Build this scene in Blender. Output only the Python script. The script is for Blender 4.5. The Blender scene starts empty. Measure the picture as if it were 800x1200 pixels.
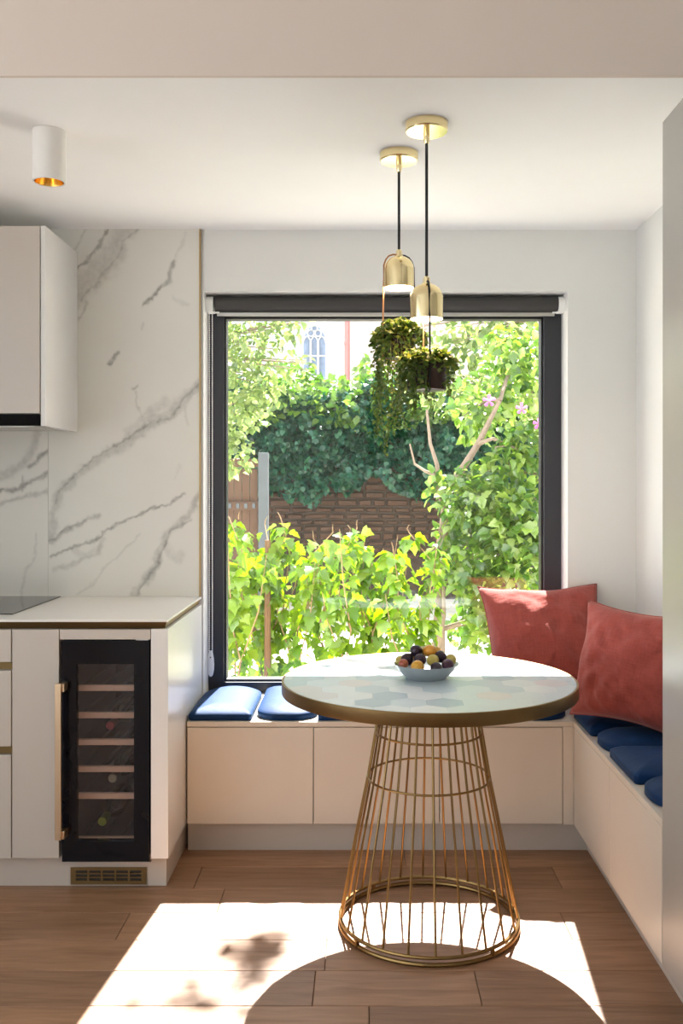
import bpy, math, random
import numpy as np
from mathutils import Vector, Matrix, Euler
random.seed(7)
RNG = np.random.default_rng(11)
PI = math.pi
sc = bpy.context.scene
COL = sc.collection

# ------------------------------------------------------------------ camera, sky, sun, exposure
F, PX, PY, CH = 1100.0, 423.0, 570.0, 1.33      # focal length in pixels, vanishing point, camera height
cam_d = bpy.data.cameras.new('camera')
cam = bpy.data.objects.new('camera', cam_d)
COL.objects.link(cam)
cam.location = (0, 0, CH)
cam.rotation_euler = (PI / 2, 0, 0)
cam_d.sensor_width = 36
cam_d.lens = 36 * F / 1200
cam_d.shift_x = (400 - PX) / 1200
cam_d.shift_y = (PY - 600) / 1200
cam_d.clip_start = .05
sc.camera = cam

world = bpy.data.worlds.new('sky')
sc.world = world
world.use_nodes = True
bg = world.node_tree.nodes['Background']
bg.inputs['Color'].default_value = (.89, .945, 1.02, 1)
bg.inputs['Strength'].default_value = 1.0

sun_d = bpy.data.lights.new('sun', 'SUN')
sun_d.energy = 14
sun_d.angle = math.radians(.55)
sun_d.color = (1, .97, .94)
sun = bpy.data.objects.new('sun', sun_d)
COL.objects.link(sun)
SUN = Vector((-.09, -1, -1.24))
sun.rotation_euler = SUN.to_track_quat('-Z', 'Y').to_euler()
sun.location = (1, 12, 14)

vs = sc.view_settings
vs.view_transform = 'Standard'
vs.look = 'None'
vs.gamma = 1
vs.use_curve_mapping = False
vs.exposure = 1.54
cy = sc.cycles
cy.max_bounces = 10
cy.diffuse_bounces = 7
cy.glossy_bounces = 4
cy.transmission_bounces = 6
cy.transparent_max_bounces = 24
cy.caustics_reflective = False
cy.caustics_refractive = False
cy.sample_clamp_indirect = 6

def area(name, loc, size, power, color, rot=(0, 0, 0), size_y=None, spread=PI):
    d = bpy.data.lights.new(name, 'AREA')
    d.energy = power; d.color = color; d.size = size; d.spread = spread
    if size_y: d.shape = 'RECTANGLE'; d.size_y = size_y
    o = bpy.data.objects.new(name, d); COL.objects.link(o)
    o.location = loc; o.rotation_euler = rot
    return o

# ------------------------------------------------------------------ helpers
def P(px, py, d):
    """pixel of the photograph at depth d -> world point"""
    s = F / d
    return Vector(((px - PX) / s, d, CH - (py - PY) / s))

class MB:
    def __init__(self):
        self.v = []; self.f = []
    def add(self, vs_, fs_):
        n = len(self.v)
        self.v += [tuple(p) for p in vs_]
        self.f += [tuple(i + n for i in f) for f in fs_]
        return self
    def box(self, x0, x1, y0, y1, z0, z1):
        return self.add([(x0, y0, z0), (x1, y0, z0), (x1, y1, z0), (x0, y1, z0), (x0, y0, z1), (x1, y0, z1), (x1, y1, z1), (x0, y1, z1)],
                        [(0, 3, 2, 1), (4, 5, 6, 7), (0, 1, 5, 4), (1, 2, 6, 5), (2, 3, 7, 6), (3, 0, 4, 7)])
    def cbox(self, x0, x1, y0, y1, z0, z1, c):
        """box whose four top edges are chamfered"""
        return self.add([(x0, y0, z0), (x1, y0, z0), (x1, y1, z0), (x0, y1, z0),
                         (x0, y0, z1 - c), (x1, y0, z1 - c), (x1, y1, z1 - c), (x0, y1, z1 - c),
                         (x0 + c, y0 + c, z1), (x1 - c, y0 + c, z1), (x1 - c, y1 - c, z1), (x0 + c, y1 - c, z1)],
                        [(0, 3, 2, 1), (8, 9, 10, 11), (0, 1, 5, 4), (1, 2, 6, 5), (2, 3, 7, 6), (3, 0, 4, 7),
                         (4, 5, 9, 8), (5, 6, 10, 9), (6, 7, 11, 10), (7, 4, 8, 11)])
    def prism(self, poly, z0, z1, c=0.0):
        """horizontal convex outline, counter-clockwise; top edge chamfered by c"""
        n = len(poly)
        cx = sum(p[0] for p in poly) / n; cy_ = sum(p[1] for p in poly) / n
        rings = [[(x, y, z0) for x, y in poly], [(x, y, z1 - c) for x, y in poly]]
        if c:
            r = []
            for x, y in poly:
                l = math.hypot(x - cx, y - cy_) or 1
                r.append((x - (x - cx) / l * c, y - (y - cy_) / l * c, z1))
            rings.append(r)
        return self.loft(rings, cap=True)
    def loft(self, rings, cap=False, closed=True):
        n = len(rings[0]); b = []; f = []
        for r in rings: b += [tuple(p) for p in r]
        for i in range(len(rings) - 1):
            for j in range(n if closed else n - 1):
                k = (j + 1) % n
                f.append((i * n + j, i * n + k, (i + 1) * n + k, (i + 1) * n + j))
        if cap:
            f.append(tuple(range(n - 1, -1, -1)))
            m = (len(rings) - 1) * n
            f.append(tuple(range(m, m + n)))
        return self.add(b, f)
    def lathe(self, prof, c=(0, 0, 0), seg=32, cap=False):
        rings = [[(c[0] + r * math.cos(2 * PI * j / seg), c[1] + r * math.sin(2 * PI * j / seg), c[2] + z) for j in range(seg)] for r, z in prof]
        return self.loft(rings, cap=cap)
    def tube(self, pts, r, sides=8, cap=True):
        pts = [Vector(p) for p in pts]; rings = []
        up = Vector((0, 0, 1))
        for i, p in enumerate(pts):
            t = (pts[min(i + 1, len(pts) - 1)] - pts[max(i - 1, 0)])
            t = t.normalized() if t.length > 1e-9 else Vector((0, 0, 1))
            u = t.cross(up)
            if u.length < .05: u = t.cross(Vector((0, 1, 0)))
            u.normalize(); w = u.cross(t)
            rr = r[i] if isinstance(r, (list, tuple)) else r
            rings.append([p + (u * math.cos(2 * PI * j / sides) + w * math.sin(2 * PI * j / sides)) * rr for j in range(sides)])
        return self.loft(rings, cap=cap)
    def ring(self, c, R, r, seg=64, sides=8):
        rings = []
        for i in range(seg + 1):
            a = 2 * PI * i / seg
            rings.append([(c[0] + (R + r * math.cos(b)) * math.cos(a), c[1] + (R + r * math.cos(b)) * math.sin(a), c[2] + r * math.sin(b))
                          for b in [2 * PI * j / sides for j in range(sides)]])
        n = len(rings) - 1
        b = [p for q in rings[:n] for p in q]; f = []
        for i in range(n):
            for j in range(sides):
                k = (j + 1) % sides; m = (i + 1) % n
                f.append((i * sides + j, i * sides + k, m * sides + k, m * sides + j))
        return self.add(b, f)
    def mesh(self, name, org=(0, 0, 0)):
        me = bpy.data.meshes.new(name)
        ox, oy, oz = org
        me.from_pydata([(x - ox, y - oy, z - oz) for x, y, z in self.v], [], self.f)
        me.validate(); me.update()
        return me

ORG = {}
def smooth(me, angle=40):
    me.polygons.foreach_set('use_smooth', [True] * len(me.polygons))
    try: me.set_sharp_from_angle(angle=math.radians(angle))
    except Exception: pass

def obj(name, mb, m, parent=None, sm=False, bevel=0, seg=2, org=None, label=None, recalc=False):
    """one mesh object; MB is in world coordinates, the object's origin is its parent's (or ORG)"""
    o0 = ORG.get(parent.name, (0, 0, 0)) if parent else (org or (0, 0, 0))
    me = mb.mesh(name, o0) if isinstance(mb, MB) else mb
    if recalc:
        import bmesh
        b = bmesh.new(); b.from_mesh(me); bmesh.ops.recalc_face_normals(b, faces=b.faces); b.to_mesh(me); b.free()
    if m is not None: me.materials.append(m)
    if sm: smooth(me, sm if sm is not True else 40)
    o = bpy.data.objects.new(name, me); COL.objects.link(o)
    if parent: o.parent = parent
    else: o.location = o0
    ORG[o.name] = tuple(o0)
    if bevel:
        b = o.modifiers.new('bevel', 'BEVEL'); b.width = bevel; b.segments = seg; b.limit_method = 'ANGLE'; b.angle_limit = math.radians(40)
        b.harden_normals = False
    if label: o['label'] = label
    return o

def tag(o, label, cat, group=None, kind=None):
    o['label'] = label; o['category'] = cat
    if group: o['group'] = group
    if kind: o['kind'] = kind
    return o

def thing(name, label, cat, loc=(0, 0, 0), group=None, rot=(0, 0, 0)):
    o = bpy.data.objects.new(name, None); COL.objects.link(o)
    o.empty_display_size = .05
    o.location = loc; o.rotation_euler = rot
    ORG[o.name] = tuple(loc)
    return tag(o, label, cat, group)

def struct(name, mb, m, **k):
    o = obj(name, mb, m, **k); o['kind'] = 'structure'
    return o

def box_mb(*a): return MB().box(*a)

# ------------------------------------------------------------------ materials
class NT:
    def __init__(self, name):
        self.m = bpy.data.materials.new(name); self.m.use_nodes = True
        self.t = self.m.node_tree; self.t.nodes.clear()
        self.out = self.n('ShaderNodeOutputMaterial')
    def n(self, typ, **props):
        x = self.t.nodes.new(typ)
        for k, v in props.items(): setattr(x, k, v)
        return x
    def l(self, a, b): self.t.links.new(a, b)
    def setv(self, node, **kv):
        for k, v in kv.items():
            node.inputs[k.replace('_', ' ')].default_value = v

def rgb(c): return (c[0], c[1], c[2], 1)

def principled(name, col, rough=.5, metal=0.0, spec=.5, var=0.0, vscale=8, bump=0.0, bscale=60, sheen=0, coat=0, sheen_col=None, stretch=None, rvar=0.0):
    q = NT(name); b = q.n('ShaderNodeBsdfPrincipled'); q.l(b.outputs[0], q.out.inputs[0])
    b.inputs['Base Color'].default_value = rgb(col)
    b.inputs['Roughness'].default_value = rough
    b.inputs['Metallic'].default_value = metal
    b.inputs['Specular IOR Level'].default_value = spec
    if sheen:
        b.inputs['Sheen Weight'].default_value = sheen; b.inputs['Sheen Roughness'].default_value = .4
        if sheen_col: b.inputs['Sheen Tint'].default_value = rgb(sheen_col)
    if coat: b.inputs['Coat Weight'].default_value = coat; b.inputs['Coat Roughness'].default_value = .08
    tc = q.n('ShaderNodeTexCoord'); src = tc.outputs['Object']
    if stretch:
        mp = q.n('ShaderNodeMapping'); mp.inputs['Scale'].default_value = stretch; q.l(src, mp.inputs[0]); src = mp.outputs[0]
    nz = q.n('ShaderNodeTexNoise'); nz.inputs['Scale'].default_value = vscale; nz.inputs['Detail'].default_value = 4
    q.l(src, nz.inputs['Vector'])
    mx = q.n('ShaderNodeMix', data_type='RGBA')
    v = max(var, .015)
    mx.inputs[6].default_value = rgb([c * (1 - v) for c in col]); mx.inputs[7].default_value = rgb([min(1, c * (1 + v)) for c in col])
    q.l(nz.outputs[0], mx.inputs[0]); q.l(mx.outputs[2], b.inputs['Base Color'])
    if rvar:
        mr = q.n('ShaderNodeMapRange'); mr.inputs[3].default_value = max(0, rough - rvar); mr.inputs[4].default_value = rough + rvar
        q.l(nz.outputs[0], mr.inputs[0]); q.l(mr.outputs[0], b.inputs['Roughness'])
    if bump:
        n2 = q.n('ShaderNodeTexNoise'); n2.inputs['Scale'].default_value = bscale; n2.inputs['Detail'].default_value = 3
        q.l(src, n2.inputs['Vector'])
        bp = q.n('ShaderNodeBump'); bp.inputs['Strength'].default_value = bump; bp.inputs['Distance'].default_value = .01
        q.l(n2.outputs[0], bp.inputs['Height']); q.l(bp.outputs[0], b.inputs['Normal'])
    return q.m

def emission(name, col, s):
    q = NT(name); e = q.n('ShaderNodeEmission'); e.inputs[0].default_value = rgb(col); e.inputs[1].default_value = s
    q.l(e.outputs[0], q.out.inputs[0]); return q.m

def glass(name, tint=(1, 1, 1), f0=.05, rough=0.0):
    q = NT(name)
    lw = q.n('ShaderNodeLayerWeight'); lw.inputs['Blend'].default_value = .5
    pw = q.n('ShaderNodeMath', operation='POWER'); pw.inputs[1].default_value = 5; q.l(lw.outputs['Facing'], pw.inputs[0])
    ma = q.n('ShaderNodeMath', operation='MULTIPLY_ADD'); ma.inputs[1].default_value = 1 - f0; ma.inputs[2].default_value = f0; q.l(pw.outputs[0], ma.inputs[0])
    tr = q.n('ShaderNodeBsdfTransparent'); tr.inputs[0].default_value = rgb(tint)
    gl = q.n('ShaderNodeBsdfGlossy'); gl.inputs['Roughness'].default_value = rough
    mx = q.n('ShaderNodeMixShader'); q.l(ma.outputs[0], mx.inputs[0]); q.l(tr.outputs[0], mx.inputs[1]); q.l(gl.outputs[0], mx.inputs[2])
    q.l(mx.outputs[0], q.out.inputs[0]); return q.m

def leafmat(name, cols, trans=.5, gloss=.08, rough=.35, tmul=1.25):
    """two-sided leaf: diffuse + translucent + a little gloss, hue varying leaf by leaf"""
    q = NT(name)
    oi = q.n('ShaderNodeObjectInfo'); ge = q.n('ShaderNodeNewGeometry')
    ad = q.n('ShaderNodeMath', operation='ADD'); q.l(oi.outputs['Random'], ad.inputs[0]); q.l(ge.outputs['Random Per Island'], ad.inputs[1])
    fr = q.n('ShaderNodeMath', operation='FRACT'); q.l(ad.outputs[0], fr.inputs[0])
    cr = q.n('ShaderNodeValToRGB'); el = cr.color_ramp.elements
    while len(el) < len(cols): el.new(.5)
    for i, c in enumerate(cols): el[i].position = i / max(1, len(cols) - 1); el[i].color = rgb(c)
    q.l(fr.outputs[0], cr.inputs[0])
    di = q.n('ShaderNodeBsdfDiffuse'); q.l(cr.outputs[0], di.inputs[0])
    hs = q.n('ShaderNodeHueSaturation'); hs.inputs['Value'].default_value = tmul; hs.inputs['Saturation'].default_value = 1.1; q.l(cr.outputs[0], hs.inputs['Color'])
    tl = q.n('ShaderNodeBsdfTranslucent'); q.l(hs.outputs[0], tl.inputs[0])
    m1 = q.n('ShaderNodeMixShader'); m1.inputs[0].default_value = trans; q.l(di.outputs[0], m1.inputs[1]); q.l(tl.outputs[0], m1.inputs[2])
    gl = q.n('ShaderNodeBsdfGlossy'); gl.inputs['Roughness'].default_value = rough
    m2 = q.n('ShaderNodeMixShader'); m2.inputs[0].default_value = gloss; q.l(m1.outputs[0], m2.inputs[1]); q.l(gl.outputs[0], m2.inputs[2])
    q.l(m2.outputs[0], q.out.inputs[0]); return q.m

def wood_floor(name):
    q = NT(name); b = q.n('ShaderNodeBsdfPrincipled'); q.l(b.outputs[0], q.out.inputs[0])
    ge = q.n('ShaderNodeNewGeometry'); oi = q.n('ShaderNodeObjectInfo')
    of = q.n('ShaderNodeVectorMath', operation='SCALE'); of.inputs[0].default_value = (13.1, 7.7, 3.3); q.l(oi.outputs['Random'], of.inputs['Scale'])
    av = q.n('ShaderNodeVectorMath', operation='ADD'); q.l(ge.outputs['Position'], av.inputs[0]); q.l(of.outputs[0], av.inputs[1])
    mp = q.n('ShaderNodeMapping'); mp.inputs['Scale'].default_value = (1.6, 16, 1); q.l(av.outputs[0], mp.inputs[0])
    n1 = q.n('ShaderNodeTexNoise'); n1.inputs['Scale'].default_value = 2.2; n1.inputs['Detail'].default_value = 7; n1.inputs['Distortion'].default_value = 1.2; q.l(mp.outputs[0], n1.inputs['Vector'])
    mp2 = q.n('ShaderNodeMapping'); mp2.inputs['Scale'].default_value = (5, 130, 1); q.l(av.outputs[0], mp2.inputs[0])
    n2 = q.n('ShaderNodeTexNoise'); n2.inputs['Scale'].default_value = 2; n2.inputs['Detail'].default_value = 3; q.l(mp2.outputs[0], n2.inputs['Vector'])
    cr = q.n('ShaderNodeValToRGB'); e = cr.color_ramp.elements
    e[0].position = .32; e[0].color = (.285, .145, .072, 1); e[1].position = .72; e[1].color = (.43, .24, .134, 1)
    q.l(n1.outputs[0], cr.inputs[0])
    hv = q.n('ShaderNodeHueSaturation'); q.l(cr.outputs[0], hv.inputs['Color'])
    mr = q.n('ShaderNodeMapRange'); mr.inputs[3].default_value = .86; mr.inputs[4].default_value = 1.15; q.l(oi.outputs['Random'], mr.inputs[0]); q.l(mr.outputs[0], hv.inputs['Value'])
    mx = q.n('ShaderNodeMix', data_type='RGBA', blend_type='MULTIPLY'); mx.inputs[0].default_value = .22; q.l(hv.outputs[0], mx.inputs[6]); q.l(n2.outputs[0], mx.inputs[7])
    q.l(mx.outputs[2], b.inputs['Base Color'])
    b.inputs['Roughness'].default_value = .46; b.inputs['Specular IOR Level'].default_value = .6
    bp = q.n('ShaderNodeBump'); bp.inputs['Strength'].default_value = .12; bp.inputs['Distance'].default_value = .004
    q.l(n2.outputs[0], bp.inputs['Height']); q.l(bp.outputs[0], b.inputs['Normal'])
    return q.m

def linen(name, col):
    q = NT(name); b = q.n('ShaderNodeBsdfPrincipled'); q.l(b.outputs[0], q.out.inputs[0])
    b.inputs['Roughness'].default_value = .9; b.inputs['Specular IOR Level'].default_value = .15
    b.inputs['Sheen Weight'].default_value = .25; b.inputs['Sheen Roughness'].default_value = .5
    b.inputs['Sheen Tint'].default_value = (1, .75, .7, 1)
    tc = q.n('ShaderNodeTexCoord')
    w = []
    for ax in ((190, 30, 30), (30, 190, 30)):
        mp = q.n('ShaderNodeMapping'); mp.inputs['Scale'].default_value = ax; q.l(tc.outputs['Object'], mp.inputs[0])
        nz = q.n('ShaderNodeTexNoise'); nz.inputs['Scale'].default_value = 1; nz.inputs['Detail'].default_value = 2; q.l(mp.outputs[0], nz.inputs['Vector']); w.append(nz)
    ad = q.n('ShaderNodeMath', operation='ADD'); q.l(w[0].outputs[0], ad.inputs[0]); q.l(w[1].outputs[0], ad.inputs[1])
    mr = q.n('ShaderNodeMapRange'); mr.inputs[1].default_value = .6; mr.inputs[2].default_value = 1.4; q.l(ad.outputs[0], mr.inputs[0])
    mx = q.n('ShaderNodeMix', data_type='RGBA'); mx.inputs[6].default_value = rgb([c * .85 for c in col]); mx.inputs[7].default_value = rgb([c * 1.15 for c in col])
    q.l(mr.outputs[0], mx.inputs[0]); q.l(mx.outputs[2], b.inputs['Base Color'])
    bp = q.n('ShaderNodeBump'); bp.inputs['Strength'].default_value = .25; bp.inputs['Distance'].default_value = .003
    q.l(mr.outputs[0], bp.inputs['Height']); q.l(bp.outputs[0], b.inputs['Normal'])
    return q.m

def marble(name):
    q = NT(name); b = q.n('ShaderNodeBsdfPrincipled'); q.l(b.outputs[0], q.out.inputs[0])
    at = q.n('ShaderNodeAttribute'); at.attribute_name = 'vein'
    ge = q.n('ShaderNodeNewGeometry')
    nz = q.n('ShaderNodeTexNoise'); nz.inputs['Scale'].default_value = 45; nz.inputs['Detail'].default_value = 6; q.l(ge.outputs['Position'], nz.inputs['Vector'])
    mr = q.n('ShaderNodeMapRange'); mr.inputs[1].default_value = .3; mr.inputs[2].default_value = .7; mr.inputs[3].default_value = .55; mr.inputs[4].default_value = 1.2; q.l(nz.outputs[0], mr.inputs[0])
    mu = q.n('ShaderNodeMath', operation='MULTIPLY'); mu.use_clamp = True; q.l(at.outputs['Fac'], mu.inputs[0]); q.l(mr.outputs[0], mu.inputs[1])
    n2 = q.n('ShaderNodeTexNoise'); n2.inputs['Scale'].default_value = 2.5; n2.inputs['Detail'].default_value = 4; q.l(ge.outputs['Position'], n2.inputs['Vector'])
    m0 = q.n('ShaderNodeMix', data_type='RGBA'); m0.inputs[6].default_value = (.63, .615, .555, 1); m0.inputs[7].default_value = (.73, .72, .675, 1); q.l(n2.outputs[0], m0.inputs[0])
    mx = q.n('ShaderNodeMix', data_type='RGBA'); q.l(mu.outputs[0], mx.inputs[0]); q.l(m0.outputs[2], mx.inputs[6]); mx.inputs[7].default_value = (.20, .185, .165, 1)
    q.l(mx.outputs[2], b.inputs['Base Color'])
    b.inputs['Roughness'].default_value = .38
    return q.m

M = {}
M['wall'] = principled('white_wall_paint', (.72, .72, .70), .85, var=.012, bump=.03, bscale=180, spec=.2)
M['ceil'] = principled('white_ceiling_paint', (.92, .915, .90), .9, var=.01, spec=.2)
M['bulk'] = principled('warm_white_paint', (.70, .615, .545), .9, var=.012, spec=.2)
M['floor'] = wood_floor('oak_floor')
M['joint'] = principled('dark_floor_joint', (.07, .045, .03), .8, var=.1)
M['front'] = principled('cashmere_lacquer_shaded', (.56, .51, .455), .32, var=.01, spec=.45)  # kitchen copy of the lacquer, their shade put into the colour
M['benchf'] = principled('cashmere_lacquer_bounce_lit', (.70, .63, .54), .32, var=.01, spec=.45)  # same lacquer on the bench, lightened for the sun bounce it gets
M['carcass'] = principled('white_carcass', (.72, .71, .685), .25, var=.01, spec=.5)
M['gloss'] = principled('white_gloss_lacquer', (.80, .785, .76), .24, var=.01)
M['tall'] = principled('satin_grey_lacquer', (.37, .35, .32), .34, var=.012, spec=.5)
M['plinth'] = principled('plinth_lacquer', (.57, .51, .445), .4, var=.01)
M['gap'] = principled('dark_shadow_gap', (.03, .025, .02), .8)
M['counter'] = principled('white_composite', (.86, .84, .80), .22, var=.02, vscale=30, spec=.5)
M['brass'] = principled('brushed_brass', (.42, .28, .12), .36, metal=1, var=.06, vscale=40, stretch=(1, 20, 20))
M['brassd'] = principled('aged_brass', (.26, .17, .075), .40, metal=1, var=.10, vscale=25)
M['brassr'] = principled('bronze_brass_rod', (.27, .17, .066), .34, metal=1, var=.08, vscale=25)
M['rail'] = principled('bronze_grip_rail', (.17, .115, .05), .5, metal=1, var=.06)
M['champagne'] = principled('champagne_brass', (.66, .50, .33), .33, metal=1, var=.04, stretch=(1, 1, 20))
M['polish'] = principled('polished_brass', (.95, .80, .46), .18, metal=1, var=.02)
M['gold'] = principled('gold_reflector', (.95, .58, .16), .2, metal=1)
M['hoodblack'] = principled('black_hood_glass', (.006, .005, .005), .5, spec=.04)
M['black'] = principled('black_glass', (.006, .006, .009), .08, var=.05, spec=.25)
M['blackm'] = principled('black_metal', (.02, .02, .022), .45, var=.05)
M['hob'] = principled('dark_ceramic_glass', (.03, .028, .025), .05, var=.05, spec=.7)
M['frame'] = principled('anthracite_aluminium', (.032, .034, .042), .42, var=.05, spec=.5)
M['blind'] = principled('dark_blind_fabric', (.05, .047, .045), .75, var=.1, vscale=200, bump=.1, bscale=400)
M['alu'] = principled('brushed_aluminium', (.55, .54, .52), .35, metal=1, var=.04, stretch=(2, 60, 2))
M['white'] = principled('white_plastic', (.85, .85, .84), .35)
M['spot'] = principled('white_powder_coat', (.80, .78, .74), .5, var=.01)
M['shadein'] = principled('white_enamel', (.9, .87, .8), .4)
M['cord'] = principled('black_textile_cord', (.012, .012, .012), .7, var=.1, bump=.1, bscale=500)
M['lamplit'] = principled('lamplit_strap', (.55, .28, .14), .4, metal=1)  # half of the black strap loop, lamp glow put into its colour
M['pot'] = principled('dark_bronze_pot', (.06, .035, .03), .4, metal=.6, var=.1)
M['soil'] = principled('potting_soil', (.05, .03, .02), .95, var=.3, bump=.6, bscale=90)
M['tileA'] = principled('pale_blue_grey_tile', (.66, .72, .75), .28, var=.05, vscale=25)
M['tileB'] = principled('soft_blue_tile', (.52, .615, .67), .28, var=.05, vscale=25)
M['tileC'] = principled('slate_blue_tile', (.38, .48, .555), .28, var=.06, vscale=25)
M['tileD'] = principled('blush_tile', (.69, .655, .66), .28, var=.05, vscale=25)
M['tileE'] = principled('off_white_tile', (.73, .765, .78), .28, var=.04, vscale=25)
M['grout'] = principled('pale_grout', (.66, .71, .735), .7, var=.04)
M['bowl'] = principled('grey_glazed_stoneware', (.34, .38, .40), .3, var=.1, vscale=60, bump=.03, bscale=100)
M['velvet'] = principled('navy_velvet', (.003, .027, .095), .6, var=.25, vscale=14, sheen=.05, sheen_col=(.40, .72, 1.0), bump=.22, bscale=16, spec=.17)
M['linen'] = linen('brick_red_linen', (.31, .066, .053))
M['pane'] = glass('clear_window_glass', (.99, 1, .995), .045)
M['smoke'] = glass('smoked_cooler_glass', (.84, .84, .86), .055)
M['shelfw'] = principled('beech_shelf', (.74, .47, .31), .55, var=.12, vscale=6, stretch=(2, 40, 40))
M['liner'] = principled('cooler_liner', (.07, .065, .075), .5)
M['bottle'] = principled('dark_bottle_glass', (.02, .035, .02), .1, spec=.6)
M['capr'] = principled('red_foil_capsule', (.35, .05, .06), .35, metal=.4)
M['capg'] = principled('pale_gold_capsule', (.45, .40, .26), .35, metal=.5)
M['capy'] = principled('green_capsule', (.34, .40, .05), .35)
M['gravel'] = principled('pale_gravel', (.62, .57, .49), .95, var=.35, vscale=9, bump=.5, bscale=60)
M['paving'] = principled('grey_paving', (.34, .33, .32), .9, var=.15, vscale=4)
M['stone'] = principled('old_brown_stone', (.085, .045, .027), .9, var=.4, vscale=5, bump=.5, bscale=30)
M['mortar'] = principled('old_mortar', (.07, .05, .036), .95, var=.3, bump=.5, bscale=40)
M['oldwood'] = principled('weathered_wood', (.085, .045, .026), .85, var=.3, vscale=6, stretch=(20, 20, 2), bump=.2, bscale=30)
M['concrete'] = principled('grey_concrete_post', (.085, .098, .108), .9, var=.2, bump=.2)
M['plaster'] = principled('pale_church_plaster', (.42, .43, .455), .95, var=.10, vscale=1.2, bump=.2, bscale=6)
M['plasterw'] = principled('warm_church_plaster', (.47, .41, .38), .95, var=.10, vscale=1.1, bump=.2, bscale=6)
M['chwhite'] = principled('white_limewash', (.50, .505, .515), .95, var=.06)
M['leaded'] = principled('leaded_church_glass', (.17, .22, .31), .5, var=.3, vscale=7)
M['pipe'] = principled('red_oxide_pipe', (.48, .18, .17), .6, var=.1)
M['bark'] = principled('grey_brown_bark', (.27, .20, .15), .9, var=.3, vscale=12, stretch=(8, 8, 2), bump=.5, bscale=30)
M['cane'] = principled('brown_cane', (.30, .19, .10), .8, var=.2)
M['stake'] = principled('wooden_stake_wood', (.17, .09, .045), .85, var=.2, stretch=(20, 20, 2))
M['leafH'] = leafmat('hedge_leaf', [(.09, .20, .010), (.15, .28, .015), (.22, .36, .02), (.28, .39, .035)], .58, .06, tmul=.95)
M['leafR'] = leafmat('shrub_leaf', [(.06, .15, .02), (.13, .25, .035), (.23, .36, .05), (.33, .43, .11)], .52, .08, tmul=1.05)
M['leafP'] = leafmat('pale_tree_leaf', [(.13, .21, .05), (.19, .28, .07), (.27, .35, .11), (.33, .39, .15)], .55, .08, tmul=1.05)
M['ivy'] = leafmat('ivy_leaf', [(.008, .055, .034), (.016, .095, .055), (.045, .15, .065), (.025, .12, .088)], .25, .05, .35)
M['ivyt'] = leafmat('sunlit_creeper_leaf', [(.07, .17, .025), (.12, .23, .035), (.19, .30, .06)], .5, .06, tmul=1.0)
M['trail'] = leafmat('trailing_leaf', [(.055, .11, .02), (.10, .17, .03), (.15, .22, .045), (.23, .25, .05)], .42, .06)
M['petal'] = leafmat('pink_petal', [(.50, .10, .30), (.58, .18, .40)], .5, .03, tmul=1.1)
M['lamp'] = emission('warm_lamp_glow', (1, .82, .55), 2.2)

# ------------------------------------------------------------------ room shell
XR, XL, YB, YR = 1.095, -2.6, 3.74, -2.8
ZC, ZO = 2.352, 2.78
def wall_hole(x0, x1, z0, z1, hx0, hx1, hz0, hz1, y0, y1, swap=False):
    """upright wall with one opening, one closed mesh; swap puts it along Y"""
    o = [(x0, z0), (x1, z0), (x1, z1), (x0, z1)]; h = [(hx0, hz0), (hx1, hz0), (hx1, hz1), (hx0, hz1)]
    v = []
    for y in (y0, y1):
        for p in o + h: v.append((y, p[0], p[1]) if swap else (p[0], y, p[1]))
    f = []
    for i in range(4):
        k = (i + 1) % 4
        f += [(i, k, 4 + k, 4 + i), (8 + k, 8 + i, 12 + i, 12 + k), (k, i, 8 + i, 8 + k), (4 + i, 4 + k, 12 + k, 12 + i)]
    return MB().add(v, f)
WX0, WX1, WZ0, WZ1 = -.628, .823, .470, 2.109
struct('wall_back', wall_hole(XL - .2, XR + .2, -.2, ZC + .02, WX0, WX1, WZ0, WZ1, YB, YB + .26), M['wall'], recalc=True)
struct('wall_right', box_mb(XR, XR + .2, YR - .2, YB, -.2, ZO + .2), M['wall'])
struct('wall_left', wall_hole(YR - .2, YB, -.2, ZO + .2, -2.65, 2.05, .10, 2.62, XL - .2, XL, swap=True), M['wall'], recalc=True)
struct('wall_rear', wall_hole(XL, XR, -.2, ZO + .2, -2.5, -1.55, .10, 2.6, YR - .2, YR), M['wall'], recalc=True)
YBK = 2.332
struct('ceiling', box_mb(XL, XR, YBK + .012, YB + .26, ZC, ZC + .55), M['ceil'])
struct('ceiling_old_room', box_mb(XL, XR, YR, YBK, ZO, ZO + .2), M['ceil'])
struct('wall_bulkhead', box_mb(XL, XR, YBK, YBK + .012, ZC - .002, ZO), M['bulk'], bevel=.001)
# unseen windows, added and sized to let fill light into the room behind
for nm, fr, pn in (('fill_window_rear', wall_hole(-2.5, -1.55, .10, 2.6, -2.44, -1.61, .16, 2.54, YR - .12, YR - .06), box_mb(-2.44, -1.61, YR - .10, YR - .08, .16, 2.54)),
                   ('fill_window_left', wall_hole(-2.65, 2.05, .10, 2.62, -2.59, 1.99, .16, 2.56, XL - .12, XL - .06, swap=True), box_mb(XL - .10, XL - .08, -2.59, 1.99, .16, 2.56))):
    w = struct(nm, fr, M['frame'], recalc=True)
    obj('pane', pn, M['pane'], w)

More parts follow.
